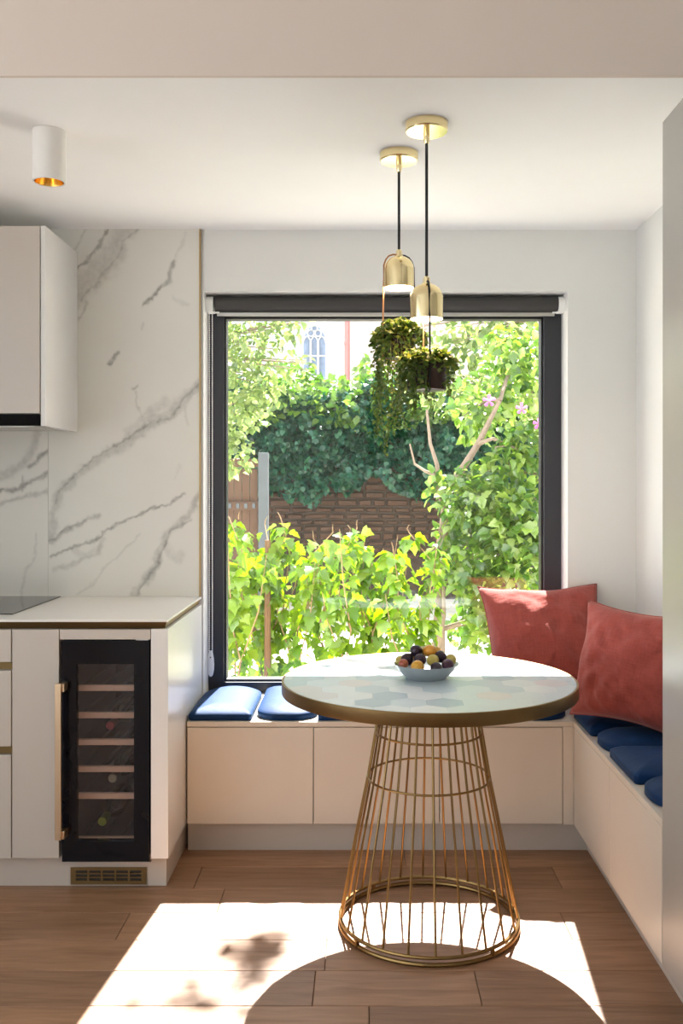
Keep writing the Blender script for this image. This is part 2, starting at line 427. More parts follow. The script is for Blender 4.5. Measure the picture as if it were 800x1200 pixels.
# floor of separate planks
fl = struct('floor', box_mb(XL, XR, YR, YB, -.2, -.006), M['joint'])
PWD = .1755
row0 = 2.052                      # a joint row at this depth
rows = [row0 + PWD * k for k in range(-9, 10)]
jx = {2.402: (.31, -.125), 2.576: (-.10, -1.40), 2.227: (.02, -1.2), 2.751: (.62, -.72), 2.927: (-.45, -1.75)}
for y0 in rows:
    y1 = y0 + PWD
    if y0 > YB - .05: continue
    rnd = random.Random(round(y0 * 1000))
    cuts = [XL]; x = XL + .3 + rnd.random() * 1.1
    near = [v for k, v in jx.items() if abs((y0 + y1) / 2 - (k + PWD / 2)) < .09]
    if near:
        cuts += sorted(c for c in (near[0][0] - 2.44, near[0][1] - 1.22 if near[0][1] < -1 else near[0][1] - 1.22, *near[0]) if c > XL + .2)
    else:
        while x < XR - .2: cuts.append(x); x += 1.22
    cuts = sorted(set(cuts)) + [XR]
    for a, b in zip(cuts, cuts[1:]):
        if b - a < .05: continue
        g = .0009
        obj('plank', MB().cbox(a + g, b - g, y0 + g, min(y1, YB) - g, -.006, 0, .0012), M['floor'], fl)
obj('plank_field', box_mb(XL, XR, YR, rows[0], -.006, 0), M['floor'], fl)

# window
win = struct('window_1', wall_hole(WX0, WX1, .481, 2.109, -.565, .751, .525, 2.030, 3.86, 3.935), M['frame'], recalc=True, bevel=.002)
obj('glazing_bead', wall_hole(-.565, .751, .525, 2.030, -.556, .742, .534, 2.021, 3.875, 3.93), M['blackm'], win, recalc=True)
obj('pane', box_mb(-.560, .746, 3.895, 3.919, .530, 2.025), M['pane'], win)

# roller blind
rb = thing('roller_blind', 'dark grey roller blind rolled up along the window head', 'blind', (.1, 3.82, 2.07))
obj('fabric_roll', MB().lathe([(.0, -.692), (.030, -.692), (.030, .70), (.0, .70)], seg=24), M['blind'], None, sm=True)
r_ = bpy.data.objects['fabric_roll']; r_.data.transform(Matrix.Rotation(PI / 2, 4, 'Y')); r_.parent = rb; r_.location = (0, 0, .002)
obj('hem_bar', box_mb(-.585, .785, 3.812, 3.820, 2.022, 2.036), M['alu'], rb, bevel=.001)
obj('fabric_drop', box_mb(-.585, .785, 3.8145, 3.8175, 2.036, 2.075), M['blind'], rb)
for s, x in ((1, -.6185), (-1, .8185)):
    b = MB()
    ring = []
    for k in range(13):
        a = PI * (k / 12)
        ring.append((math.cos(a) * .031, math.sin(a) * .031))
    pr = [(-.031, -.034), (.031, -.034)] + ring
    b.loft([[(x - .009 * s, 3.815 + p[0], 2.070 + p[1]) for p in pr], [(x + .020 * s, 3.815 + p[0], 2.070 + p[1]) for p in pr]], cap=True)
    b.box(min(x, x + .045 * s), max(x, x + .045 * s), 3.795, 3.80, 2.030, 2.036)
    obj('bracket', b, M['white'], rb, sm=True, recalc=True)
ch = MB()
for x, y in ((-.6155, 3.805), (-.603, 3.805)):
    n = 150; z0, z1 = .66, 2.05
    ch.tube([(x, y, z0 + (z1 - z0) * i / (2 * n)) for i in range(2 * n + 1)], [.0022 if i % 2 else .0010 for i in range(2 * n + 1)], 6)
obj('bead_chain', ch, M['white'], rb, sm=80)
tn = MB(); rr = []
for z, w in ((.560, .004), (.566, .0085), (.585, .0125), (.610, .0135), (.635, .012), (.655, .0085), (.664, .006)):
    rr.append([(-.609 + w * math.cos(2 * PI * j / 20), 3.803 + .0045 * math.sin(2 * PI * j / 20), z) for j in range(20)])
tn.loft(rr, cap=True)
ten = obj('chain_tensioner', tn, M['white'], rb, sm=True)
obj('hole', MB().lathe([(.0, -.001), (.0028, -.001), (.0028, .001), (0, .001)], seg=12), M['blackm'], None)
h_ = bpy.data.objects['hole']; h_.data.transform(Matrix.Rotation(PI / 2, 4, 'X')); h_.parent = ten
h_.location = Vector((-.609, 3.798, .638)) - Vector(ORG[rb.name])

# ------------------------------------------------------------------ marble wall
VEINS = [  # (slab, points in photo pixels, width, darkness)
    (1, [(148, 268), (130, 298), (114, 321), (94, 342), (78, 356)], 25, .34), (1, [(126, 268), (114, 290), (102, 307), (92, 317), (80, 326)], 2.6, .8),
    (1, [(165, 266), (146, 283), (128, 308), (117, 330), (95, 352)], 2.2, .4), (1, [(102, 354), (92, 372)], 3, .4),
    (1, [(218, 272), (209, 296), (204, 308)], 3, .18), (1, [(204, 306), (197, 329), (187, 337), (171, 357)], 4.2, .75), (1, [(188, 336), (180, 346), (171, 356)], 2.2, .8),
    (1, [(139, 416), (130, 426)], 3.4, .8), (1, [(161, 453), (155, 457)], 3, .5), (1, [(158, 460), (159, 474), (167, 489)], 2.2, .30),
    (1, [(203, 351), (216, 355)], 5, .2), (1, [(168, 380), (166, 386)], 4, .25),
    (1, [(240, 446), (211, 472), (195, 484), (175, 498), (156, 513), (130, 528), (107, 542), (88, 559), (71, 575), (63, 594), (60, 630)], 11, .42),
    (1, [(240, 444), (213, 469), (197, 486), (178, 494), (157, 508), (134, 522), (112, 535), (90, 553), (73, 570), (65, 588)], 2.4, .55),
    (1, [(193, 470), (170, 490), (150, 505)], 8, .25), (1, [(215, 476), (218, 496)], 3, .2),
    (1, [(215, 580), (176, 596), (159, 607), (136, 615), (119, 623), (112, 632), (84, 641), (58, 654)], 3.2, .72),
    (1, [(114, 603), (88, 617), (65, 630), (58, 634)], 5, .50), (1, [(100, 610), (72, 624), (60, 632)], 2, .6),
    (1, [(119, 632), (114, 649), (91, 659), (62, 667)], 5, .32), (1, [(86, 641), (100, 650), (116, 640)], 6, .2),
    (1, [(236, 578), (221, 606), (195, 627), (187, 643), (177, 669), (159, 699)], 7, .45), (1, [(226, 610), (200, 624), (190, 640), (180, 664), (164, 694)], 2.4, .6),
    (1, [(186, 655), (178, 676)], 5, .3), (1, [(192, 642), (208, 653), (214, 645)], 9, .2),
    (1, [(165, 626), (130, 659), (92, 697)], 2.2, .25), (1, [(203, 560), (208, 545)], 3, .12),
    (0, [(44, 506), (37, 530), (24, 545), (0, 562), (-40, 580)], 9, .40), (0, [(58, 530), (46, 536), (34, 546)], 4.4, .75), (0, [(58, 556), (40, 562), (26, 570), (0, 576), (-50, 590)], 4.4, .8),
    (0, [(58, 574), (20, 583), (0, 591), (-60, 610)], 4, .45), (0, [(42, 624), (40, 643), (26, 697)], 2.6, .28), (0, [(26, 560), (25, 574)], 2.6, .6),
    (1, [(101, 270), (86, 294)], 3, .3), (0, [(10, 400), (-40, 470), (-120, 520)], 10, .4), (0, [(-60, 300), (-150, 420)], 8, .4),
]
def wobble(x, y, sc_, seed, octs=4):
    r = np.random.default_rng(seed); out = np.zeros_like(x); amp = 1.0
    for o in range(octs):
        for k in range(5):
            a = r.random() * 2 * PI; ph = r.random() * 2 * PI; fq = (0.7 + .6 * r.random()) * 2 ** o / sc_
            out += amp * np.sin((x * np.cos(a) + y * np.sin(a)) * fq * 2 * PI + ph) / 5
        amp *= .55
    return out
sM = F / 3.728
mar = thing('marble_splashback', 'white marble wall cladding with grey veins behind the worktop', 'wall cladding', (-1.2, 3.734, 0))
def slab(k, x0, x1, z0, z1, step):
    nx, nz = max(2, int((x1 - x0) / step)), max(2, int((z1 - z0) / step))
    X, Z = np.meshgrid(np.linspace(x0, x1, nx + 1), np.linspace(z0, z1, nz + 1), indexing='ij')
    px = X * sM + PX; py = PY - (Z - CH) * sM
    qx = px + 4.0 * wobble(px, py, 60, 1) + 0.9 * wobble(px, py, 9, 3); qy = py + 4.0 * wobble(px, py, 60, 2) + 0.9 * wobble(px, py, 9, 4)
    wd = 1 + .35 * wobble(px, py, 26, 5)
    val = np.zeros_like(px)
    for s, pts, w, dk in VEINS:
        if s != k: continue
        dist = np.full_like(px, 1e9)
        for (ax, ay), (bx, by) in zip(pts, pts[1:]):
            L2 = (bx - ax) ** 2 + (by - ay) ** 2
            t = np.clip(((qx - ax) * (bx - ax) + (qy - ay) * (by - ay)) / L2, 0, 1)
            dist = np.minimum(dist, np.hypot(qx - ax - t * (bx - ax), qy - ay - t * (by - ay)))
        h = np.maximum(w * .5 * wd, .8)
        a = dk * 1 / (1 + np.exp((dist - h) / (0.18 * h + .25)))
        val = 1 - (1 - val) * (1 - a)
    n = (nx + 1) * (nz + 1)
    fr = np.stack([X.ravel(), np.full(n, 3.728), Z.ravel()], 1)
    v = fr.tolist(); f = []
    idx = np.arange(n).reshape(nx + 1, nz + 1)
    f = np.stack([idx[:-1, :-1].ravel(), idx[1:, :-1].ravel(), idx[1:, 1:].ravel(), idx[:-1, 1:].ravel()], 1).tolist()
    b0 = n; v += [(x0, 3.74, z0), (x1, 3.74, z0), (x1, 3.74, z1), (x0, 3.74, z1)]
    f.append((b0, b0 + 3, b0 + 2, b0 + 1))
    f.append(tuple([b0 + 1] + idx[::-1, 0].tolist() + [b0])[::-1]); f.append(tuple([b0 + 3] + idx[:, -1].tolist() + [b0 + 2])[::-1])
    f.append(tuple([b0] + idx[0, :].tolist() + [b0 + 3])); f.append(tuple([b0 + 1, b0 + 2] + idx[-1, ::-1].tolist()))
    mb = MB(); mb.add(v, f)
    o = obj('slab', mb, M['marble'], mar)
    at = o.data.attributes.new('vein', 'FLOAT', 'POINT')
    at.data.foreach_set('value', np.concatenate([val.ravel(), np.zeros(4)]).astype(np.float32))
M['marble'] = marble('veined_marble')
slab(0, XL, -1.2425, .893, ZC, .006)
slab(1, -1.2415, -.6425, .893, ZC, .0036)
obj('edge_trim', box_mb(-.6425, -.6375, 3.725, 3.74, .893, ZC), M['brass'], mar)

# ------------------------------------------------------------------ kitchen base run
YF = 3.08                                  # plane of the fronts
def front(name, parent, x0, x1, z0, z1, m=None, y=YF, t=.019):
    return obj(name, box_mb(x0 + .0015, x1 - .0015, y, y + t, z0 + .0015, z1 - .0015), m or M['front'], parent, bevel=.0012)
dc = thing('drawer_cabinet', 'beige three drawer base cabinet under the hob with brass grip rails', 'cabinet', (-1.45, 3.4, .108))
obj('body', box_mb(-1.745, -1.149, YF + .02, 3.728, .108, .862), M['carcass'], dc)
for z0, z1 in ((.752, .862), (.475, .727), (.108, .450)):
    front('drawer', dc, -1.745, -1.147, z0, z1)
for z in (.727, .450):
    obj('grip_rail', box_mb(-1.744, -1.1485, YF + .010, YF + .0195, z + .001, z + .024), M['rail'], dc)
pc = thing('pull_out_cabinet', 'narrow plain beige cabinet between drawers and wine cooler', 'cabinet', (-1.07, 3.4, .108))
obj('body', box_mb(-1.146, -.991, YF + .02, 3.728, .108, .862), M['carcass'], pc)
front('door', pc, -1.146, -.990, .108, .862)
far = thing('base_cabinet', 'beige base cabinet farthest along the run past the drawers', 'cabinet', (-2.2, 3.4, .108))
obj('body', box_mb(XL + .005, -1.749, YF + .02, 3.728, .108, .862), M['carcass'], far)
front('door', far, XL + .005, -2.18, .108, .862); front('door', far, -2.18, -1.747, .108, .862)
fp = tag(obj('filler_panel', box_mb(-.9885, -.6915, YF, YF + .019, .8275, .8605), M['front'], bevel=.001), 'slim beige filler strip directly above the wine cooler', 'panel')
ep = tag(obj('end_panel', box_mb(-.6895, -.633, YF, 3.728, .108, .862), M['gloss'], bevel=.0012), 'white gloss end panel closing the kitchen run beside the bench', 'panel')
pl = thing('plinth', 'beige plinth along the floor under the kitchen cabinets', 'plinth', (-1.5, 3.126, 0))
obj('board', box_mb(XL, -.648, 3.126, 3.728, 0, .107), M['plinth'], pl, bevel=.001)
vg = MB(); vx0, vx1, vz0, vz1 = -.966, -.713, .006, .064
vy0, vy1 = 3.121, 3.126
cols, rws = 5, 3
sx0, sx1, sz0, sz1 = vx0 + .014, vx1 - .014, vz0 + .011, vz1 - .009
cw, rh = (sx1 - sx0) / cols, (sz1 - sz0) / rws
xs = sorted([vx0, vx1] + [sx0 + cw * i + .0035 for i in range(cols)] + [sx0 + cw * (i + 1) - .0035 for i in range(cols)])
zs = sorted([vz0, vz1] + [sz0 + rh * i + .0022 for i in range(rws)] + [sz0 + rh * (i + 1) - .0022 for i in range(rws)])
nvx, nvz = len(xs), len(zs)
vv = [(x, y, z) for y in (vy0, vy1) for x in xs for z in zs]; ff = []
vi = lambda k, i, j: k * nvx * nvz + i * nvz + j
hole = lambda i, j: i % 2 == 1 and j % 2 == 1
for i in range(nvx - 1):
    for j in range(nvz - 1):
        if hole(i, j):
            for (a, b) in (((i, j), (i + 1, j)), ((i + 1, j), (i + 1, j + 1)), ((i + 1, j + 1), (i, j + 1)), ((i, j + 1), (i, j))):
                ff.append((vi(0, *a), vi(0, *b), vi(1, *b), vi(1, *a)))
        else:
            ff.append((vi(0, i, j), vi(0, i + 1, j), vi(0, i + 1, j + 1), vi(0, i, j + 1)))
vg.add(vv, ff)
vent = obj('vent_grille', vg, M['brassd'], pl, label='brass vent grille with three rows of slots')
obj('dark_backing', box_mb(vx0 + .004, vx1 - .004, 3.1252, 3.1258, vz0 + .004, vz1 - .004), M['gap'], vent)

wt = thing('worktop', 'thin white worktop with a brass underside rail', 'worktop', (-1.5, 3.4, .886))
obj('top', box_mb(XL, -.634, YF - .004, 3.728, .8855, .8925), M['counter'], wt, bevel=.001)
rail = MB()
rail.loft([[(XL, YF + .012, .862), (XL, YF + .0005, .8853), (XL, YF + .03, .8853), (XL, YF + .03, .862)],
           [(-.646, YF + .012, .862), (-.638, YF + .0005, .8853), (-.668, YF + .03, .8853), (-.668, YF + .03, .862)]], cap=True)
rail.loft([[(-.646, YF + .012, .862), (-.638, YF + .0005, .8853), (-.668, YF + .03, .8853), (-.668, YF + .03, .862)],
           [(-.646, 3.727, .862), (-.638, 3.727, .8853), (-.668, 3.727, .8853), (-.668, 3.727, .862)]], cap=True)
obj('brass_rail', rail, M['rail'], wt, recalc=True)
hb = thing('induction_hob', 'black ceramic glass hob set flush in the worktop', 'hob', (-1.5, 3.45, .8925))
obj('glass_plate', box_mb(-1.79, -1.187, 3.20, 3.712, .8925, .8965), M['hob'], hb, bevel=.0015)

# wine cooler
wc = thing('wine_cooler', 'tall black built in wine cooler with wooden shelves and brass handle', 'wine cooler', (-.84, 3.4, .1))
cx0, cx1, cz0, cz1 = -.981, -.695, .1085, .824
gx0, gx1, gz0, gz1 = -.933, -.745, .167, .747
cab = MB(); t = .012
for b_ in ((cx0 + .004, cx0 + .03, YF + .03, 3.66, cz0 + .004, cz1 - .004), (cx1 - .03, cx1 - .004, YF + .03, 3.66, cz0 + .004, cz1 - .004),
           (cx0 + .03, cx1 - .03, YF + .03, 3.66, cz0 + .004, cz0 + .03), (cx0 + .03, cx1 - .03, YF + .03, 3.66, cz1 - .03, cz1 - .004), (cx0 + .03, cx1 - .03, 3.64, 3.66, cz0 + .03, cz1 - .03)):
    cab.box(*b_)
obj('body', cab, M['liner'], wc)
door = obj('door', wall_hole(cx0, cx1, cz0 - .010, cz1, gx0, gx1, gz0, gz1, YF - .002, YF + .024), M['black'], wc, recalc=True, bevel=.0012)
obj('pane', box_mb(gx0, gx1, YF + .002, YF + .010, gz0, gz1), M['smoke'], door)
hd = MB(); hd.box(-.989, -.969, YF - .049, YF - .037, .186, .692)
hd.box(-.985, -.961, YF - .040, YF - .002, .186, .212).box(-.985, -.961, YF - .040, YF - .002, .664, .690)
obj('handle', hd, M['champagne'], door, bevel=.0012, label='brass bar handle')
obj('hinge', box_mb(cx1 - .045, cx1 - .004, YF + .004, YF + .02, cz1 + .0005, cz1 + .003), M['alu'], door)
obj('hinge', box_mb(cx1 - .03, cx1 + .004, YF, YF + .018, cz0 - .0135, cz0 - .0105), M['alu'], door)
for yy in (806, 838, 869.5, 901, 932.5, 984):
    z = CH - (yy - PY) / (F / 3.115)
    s_ = MB().box(cx0 + .032, cx1 - .032, 3.112, 3.127, z - .010, z + .009)
    sh = obj('shelf', s_, M['shelfw'], wc, bevel=.001)
    for k in range(4):
        xx = cx0 + .045 + k * (cx1 - cx0 - .09 - .01) / 3
        obj('slat', box_mb(xx, xx + .01, 3.127, 3.60, z - .005, z + .002), M['liner'], sh)
for px, py, capm, lab in ((129, 858, 'capr', 'wine bottle with red capsule lying on the third cooler shelf'),
                          (131.5, 917, 'capg', 'wine bottle with pale gold capsule on the fifth cooler shelf'),
                          (119.5, 965, 'capy', 'wine bottle with yellow green capsule at the cooler bottom')):
    # the bottle rests on the shelf below it, neck towards the door
    zsh = [CH - (yy - PY) / (F / 3.115) for yy in (869.5, 932.5, 984)][('capr', 'capg', 'capy').index(capm)]
    x = (px - PX) / (F / 3.17)
    zc = zsh + .0025 + .0375
    bt = thing('wine_bottle', lab, 'bottle', (x, 3.17, zc), 'bottles in the wine cooler')
    def along(prof, seg=20):
        m_ = MB(); m_.loft([[(x + r * math.cos(2 * PI * j / seg), 3.17 + y, zc + r * math.sin(2 * PI * j / seg)) for j in range(seg)] for y, r in prof], cap=True); return m_
    obj('bottle_body', along([(.06, .0135), (.09, .0140), (.11, .020), (.14, .034), (.155, .0372), (.29, .0372), (.296, .034)]), M['bottle'], bt, sm=True, recalc=True)
    obj('capsule', along([(0, .0125), (.002, .0148), (.015, .0148), (.018, .0140), (.0595, .0143)]), M[capm], bt, sm=True, recalc=True)

# wall cabinet and hood
UY, UX, UZ0, UZ1 = 3.35, -1.126, 1.546, 2.260
wcab = thing('wall_cabinet', 'white wall cabinet with plain beige door hung above the hob', 'cabinet', (-1.5, 3.55, 1.55))
obj('body', box_mb(-1.90, UX - .018, UY + .021, 3.728, UZ0 + .05, UZ1), M['carcass'], wcab)
obj('side_panel', box_mb(UX - .017, UX, UY, 3.728, UZ0, UZ1), M['carcass'], wcab, bevel=.001)
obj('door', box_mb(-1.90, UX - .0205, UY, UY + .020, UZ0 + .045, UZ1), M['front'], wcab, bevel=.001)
hood = thing('cooker_hood', 'slim built in cooker hood with black glass edge under wall cabinet', 'cooker hood', (-1.5, 3.5, 1.55))
obj('black_fascia', box_mb(-1.90, UX - .0205, UY - .001, UY + .02, UZ0 + .001, UZ0 + .042), M['hoodblack'], hood, bevel=.001)
obj('housing', box_mb(-1.90, UX - .019, UY + .021, 3.726, UZ0 + .004, UZ0 + .048), M['carcass'], hood)
ft = MB().box(-1.80, -1.20, UY + .05, UY + .26, UZ0 - .002, UZ0 + .003)
flt = obj('filter_panel', ft, M['alu'], hood, bevel=.001)
obj('filter_rim', wall_hole(-1.82, -1.18, 0, 1, -1.80, -1.20, .1, .9, 0, .004), M['alu'], None, recalc=True)
fr_ = bpy.data.objects['filter_rim']
fr_.data.transform(Matrix.Translation((0, UY + .04, UZ0 + .0005)) @ Matrix.Rotation(0, 4, 'X') @ Matrix(((1, 0, 0, 0), (0, 0, .24, 0), (0, -1, 0, 0.003), (0, 0, 0, 1))))
fr_.data.transform(Matrix.Translation(-Vector(ORG[hood.name]))); fr_.parent = flt

# spotlight
sp = thing('ceiling_spotlight', 'white cylinder spotlight with gold inside on the ceiling', 'lamp', (-.897, 2.70, ZC))
R = .0465
obj('housing', MB().lathe([(R - .006, -.004), (R - .004, 0), (R, -.001), (R, -.146), (R - .002, -.148), (R - .005, -.1475), (R - .007, -.120), (.02, -.06)], (-.897, 2.70, ZC), 40, cap=False), M['spot'], sp, sm=True, recalc=True)
obj('reflector', MB().lathe([(R - .0055, -.146), (R - .012, -.110), (.030, -.085), (.012, -.075), (.0, -.074)], (-.897, 2.70, ZC), 40), M['gold'], sp, sm=True)
obj('ceiling_plate', MB().lathe([(0, -.001), (R - .006, -.001), (R - .006, -.010), (0, -.010)], (-.897, 2.70, ZC), 32), M['spot'], sp)

# ------------------------------------------------------------------ window bench
BY, BX, BZ0, BZ1 = 3.385, .766, .463, .481
seat = MB()
L = [(-.628, BY), (BX, BY), (BX, 2.392), (XR, 2.392), (XR, YB), (.8225, YB), (.8225, 3.86), (-.6275, 3.86)]
n = len(L)
seat.add([(x, y, BZ0) for x, y in L] + [(x, y, BZ1) for x, y in L],
         [tuple(range(n, 2 * n))] + [tuple(range(n - 1, -1, -1))] + [(i, (i + 1) % n, n + (i + 1) % n, n + i) for i in range(n)])
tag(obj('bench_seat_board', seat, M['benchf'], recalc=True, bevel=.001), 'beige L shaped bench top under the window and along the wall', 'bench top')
bpl = tag(obj('bench_plinth', MB().add([(-.633, 3.434, 0), (.827, 3.434, 0), (.827, 2.392, 0), (XR, 2.392, 0), (XR, YB, 0), (-.633, YB, 0)] + [(-.633, 3.434, .109), (.827, 3.434, .109), (.827, 2.392, .109), (XR, 2.392, .109), (XR, YB, .109), (-.633, YB, .109)],
        [(0, 5, 4, 3, 2, 1), (6, 7, 8, 9, 10, 11)] + [(i, (i + 1) % 6, 6 + (i + 1) % 6, 6 + i) for i in range(6)]), M['plinth'], recalc=True), 'beige recessed plinth under the window bench', 'plinth')
for x0, x1, lab in ((-.628, -.172, 'beige bench cabinet beside the kitchen end panel'), (-.172, .283, 'beige bench cabinet seen through the table base rods'), (.283, .727, 'beige bench cabinet under the window next to the corner')):
    b = thing('bench_cabinet', lab, 'cabinet', ((x0 + x1) / 2, 3.5, .11), 'storage units of the bench')
    obj('body', box_mb(x0 + .001, x1 - .001, BY + .02, 3.73, .1095, .4625), M['carcass'], b)
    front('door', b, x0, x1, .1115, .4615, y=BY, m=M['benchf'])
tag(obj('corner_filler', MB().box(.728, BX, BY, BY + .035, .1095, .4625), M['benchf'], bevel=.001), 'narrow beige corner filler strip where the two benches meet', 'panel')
ys = [BY - .0005, 3.20 - .0, 2.80, 2.392]
for y1, y0, lab in ((BY - .001, 2.90, 'beige side bench cabinet nearest the corner'), (2.90, 2.392, 'beige side bench cabinet next to the tall cabinet')):
    b = thing('bench_cabinet', lab, 'cabinet', (.93, (y0 + y1) / 2, .11), 'storage units of the bench')
    obj('body', box_mb(BX + .02, XR - .002, y0 + .001, y1 - .001, .1095, .4625), M['carcass'], b)
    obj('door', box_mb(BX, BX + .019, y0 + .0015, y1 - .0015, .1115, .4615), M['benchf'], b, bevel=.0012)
# tall cabinet
tcab = thing('tall_cabinet', 'tall plain grey beige cabinet cut off by the picture edge', 'cabinet', (.93, 1.8, 0))
obj('body', box_mb(BX + .02, XR - .002, 1.19, 2.388, .11, 2.256), M['tall'], tcab)
for y0, y1 in ((1.79, 2.388), (1.19, 1.788)):
    obj('door', box_mb(BX, BX + .019, y0 + .001, y1 - .001, .11, 2.256), M['tall'], tcab, bevel=.0012)
obj('plinth_board', box_mb(BX + .06, XR - .002, 1.19, 2.388, 0, .1095), M['plinth'], tcab)

# cushions
def cushion_mesh(w, d, th, r_front, r_back, seedk):
    """outline w wide (x), d deep (y, front at 0), corners rounded at each end"""
    def outline(n=10):
        pts = []
        def arc(cx, cy, rx, ry, a0, a1):
            for i in range(n + 1):
                a = a0 + (a1 - a0) * i / n
                pts.append((cx + rx * math.cos(a), cy + ry * math.sin(a)))
        h = w / 2
        arc(-h + r_front, r_front, r_front, r_front, PI, 1.5 * PI); arc(h - r_front, r_front, r_front, r_front, 1.5 * PI, 2 * PI)
        arc(h - r_back, d - r_back, r_back, r_back, 0, .5 * PI); arc(-h + r_back, d - r_back, r_back, r_back, .5 * PI, PI)
        return pts
    o = outline(); rings = []
    def inset(pts, e):
        # scale each axis so the outline moves inwards by about e
        return [(x * (1 - 2 * e / w), d / 2 + (y - d / 2) * (1 - 2 * e / d)) for x, y in pts]
    rnd = random.Random(seedk)
    for e, z in ((.004, 0), (.0, .004), (.0, th * .52), (.0015, th * .58), (.010, th * .72), (.026, th * .90), (.048, th * 1.04), (.075, th * 1.13), (.100, th * 1.16)):
        rings.append([(x, y, z) for x, y in inset(o, e)])
    m = MB(); m.loft(rings, cap=True)
    return m
def cushion(label, loc, rz, w, d, rf, rbk, group, th=.040):
    m = cushion_mesh(w, d, th, rf, rbk, hash(label) % 999)
    o = obj('seat_cushion', m.mesh('seat_cushion'), M['velvet'], sm=60)
    o.location = loc; o.rotation_euler = (0, 0, rz)
    return tag(o, label, 'cushion', group)
G1, G2 = 'navy cushions under the window', 'navy cushions along the side bench'
cy0, cd = BY + .012, .452
bc = [(-.6255, -.397, .012, .105, 'square fronted navy velvet seat cushion against the kitchen end panel'),
      (-.385, -.160, .095, .02, 'round fronted navy velvet cushion second from the kitchen end panel'),
      (-.157, .073, .012, .105, 'square fronted navy velvet cushion under the table rim, third from kitchen'),
      (.078, .303, .095, .02, 'navy velvet cushion hidden behind the table, fourth from the kitchen'),
      (.308, .533, .012, .105, 'navy velvet cushion behind the table, fifth from the kitchen'),
      (.545, .757, .095, .02, 'round fronted navy velvet cushion under the red pillow in the corner')]
for x0, x1, rf, rbk, lab in bc:
    cushion(lab, ((x0 + x1) / 2, cy0, BZ1), 0, x1 - x0, cd, rf, rbk, G1)
sd = [(3.185, 3.445, .012, .10, 'square edged navy cushion in the bench corner below the red pillows'),
      (2.955, 3.178, .095, .02, 'rounded navy cushion second from the corner on the side bench'),
      (2.668, 2.948, .012, .10, 'square edged navy cushion third from the corner on the side bench'),
      (2.44, 2.66, .095, .02, 'rounded navy cushion beside the tall cabinet')]
for y0, y1, rf, rbk, lab in sd:
    cushion(lab, (BX + .012, (y0 + y1) / 2, BZ1), -PI / 2, y1 - y0, .312, rf, rbk, G2, .046)

# pillows
def pillow(label, loc, rot, w, h, th, seedk, sag=.0):
    n = 40
    top = []; r = np.random.default_rng(seedk)
    u = np.linspace(-1, 1, n + 1)
    U, V = np.meshgrid(u, u, indexing='ij')
    # sides pull in between the four pointed corners
    Xs = w / 2 * U * (1 - .12 * (1 - V ** 2) * np.abs(U) ** 3)
    Ys = h / 2 * V * (1 - .12 * (1 - U ** 2) * np.abs(V) ** 3)
    prof = np.clip((1 - np.abs(U) ** 2.4) * (1 - np.abs(V) ** 2.4), 0, 1) ** .52
    wr = wobble(U, V, .55, seedk, 3); wr2 = wobble(U * 1.0 + V * .6, V * .5 - U * .3, .34, seedk + 5, 2)
    edge = (1 - np.abs(U) ** 6) * (1 - np.abs(V) ** 6)
    bulge = th / 2 * prof * (1 - sag * V) + .008 * wr * edge + .007 * wr2 * edge
    wavy = .007 * np.sin(V * 7 + seedk) * np.abs(U) ** 4 + .007 * np.sin(U * 6 + 1.3 * seedk) * np.abs(V) ** 4
    mb = MB(); N = (n + 1)
    A = np.stack([Xs, Ys, bulge + wavy], -1).reshape(-1, 3); B = np.stack([Xs, Ys, -bulge + wavy], -1).reshape(-1, 3)
    idx = np.arange(N * N).reshape(N, N)
    bidx = idx + N * N
    bidx = bidx.copy(); bidx[0, :] = idx[0, :]; bidx[-1, :] = idx[-1, :]; bidx[:, 0] = idx[:, 0]; bidx[:, -1] = idx[:, -1]
    f = np.stack([idx[:-1, :-1], idx[1:, :-1], idx[1:, 1:], idx[:-1, 1:]], -1).reshape(-1, 4).tolist()
    f += np.stack([bidx[:-1, 1:], bidx[1:, 1:], bidx[1:, :-1], bidx[:-1, :-1]], -1).reshape(-1, 4).tolist()
    mb.add(np.concatenate([A, B]).tolist(), f)
    p = thing('throw_pillow', label, 'pillow', (0, 0, 0), 'red linen pillows')
    me = mb.mesh('cover')
    import bmesh
    bm = bmesh.new(); bm.from_mesh(me); bmesh.ops.delete(bm, geom=[v for v in bm.verts if not v.link_faces], context='VERTS'); bm.to_mesh(me); bm.free()
    c = obj('cover', me, M['linen'], p, sm=180)
    # stitched hem running round the edge
    ring = [A[i] for i in idx[:, 0]] + [A[i] for i in idx[-1, 1:]] + [A[i] for i in idx[::-1, -1][1:]] + [A[i] for i in idx[0, ::-1][1:-1]]
    ring.append(ring[0])
    s_ = MB().tube(ring, .0022, 6)
    obj('seam', s_.mesh('seam'), M['linen'], p, sm=True)
    p.location = loc; p.rotation_euler = rot
    return p
# local x = width, y = height, z = towards the viewer
def facing(yaw, lean, roll=0):
    m = Matrix.Rotation(yaw, 3, 'Z') @ Matrix.Rotation(PI / 2 - lean, 3, 'X') @ Matrix.Rotation(roll, 3, 'Z')
    return m.to_euler()
pillow('brick red linen pillow in the window, half lit along its top edge', (.705, 3.60, .735), facing(.04, .46, .02), .475, .465, .21, 3, .2)
pillow('brick red linen pillow leaning on the side wall, cut by the tall cabinet', (.922, 3.15, .722), facing(-.80, .22, -.04), .445, .405, .22, 8, .25)

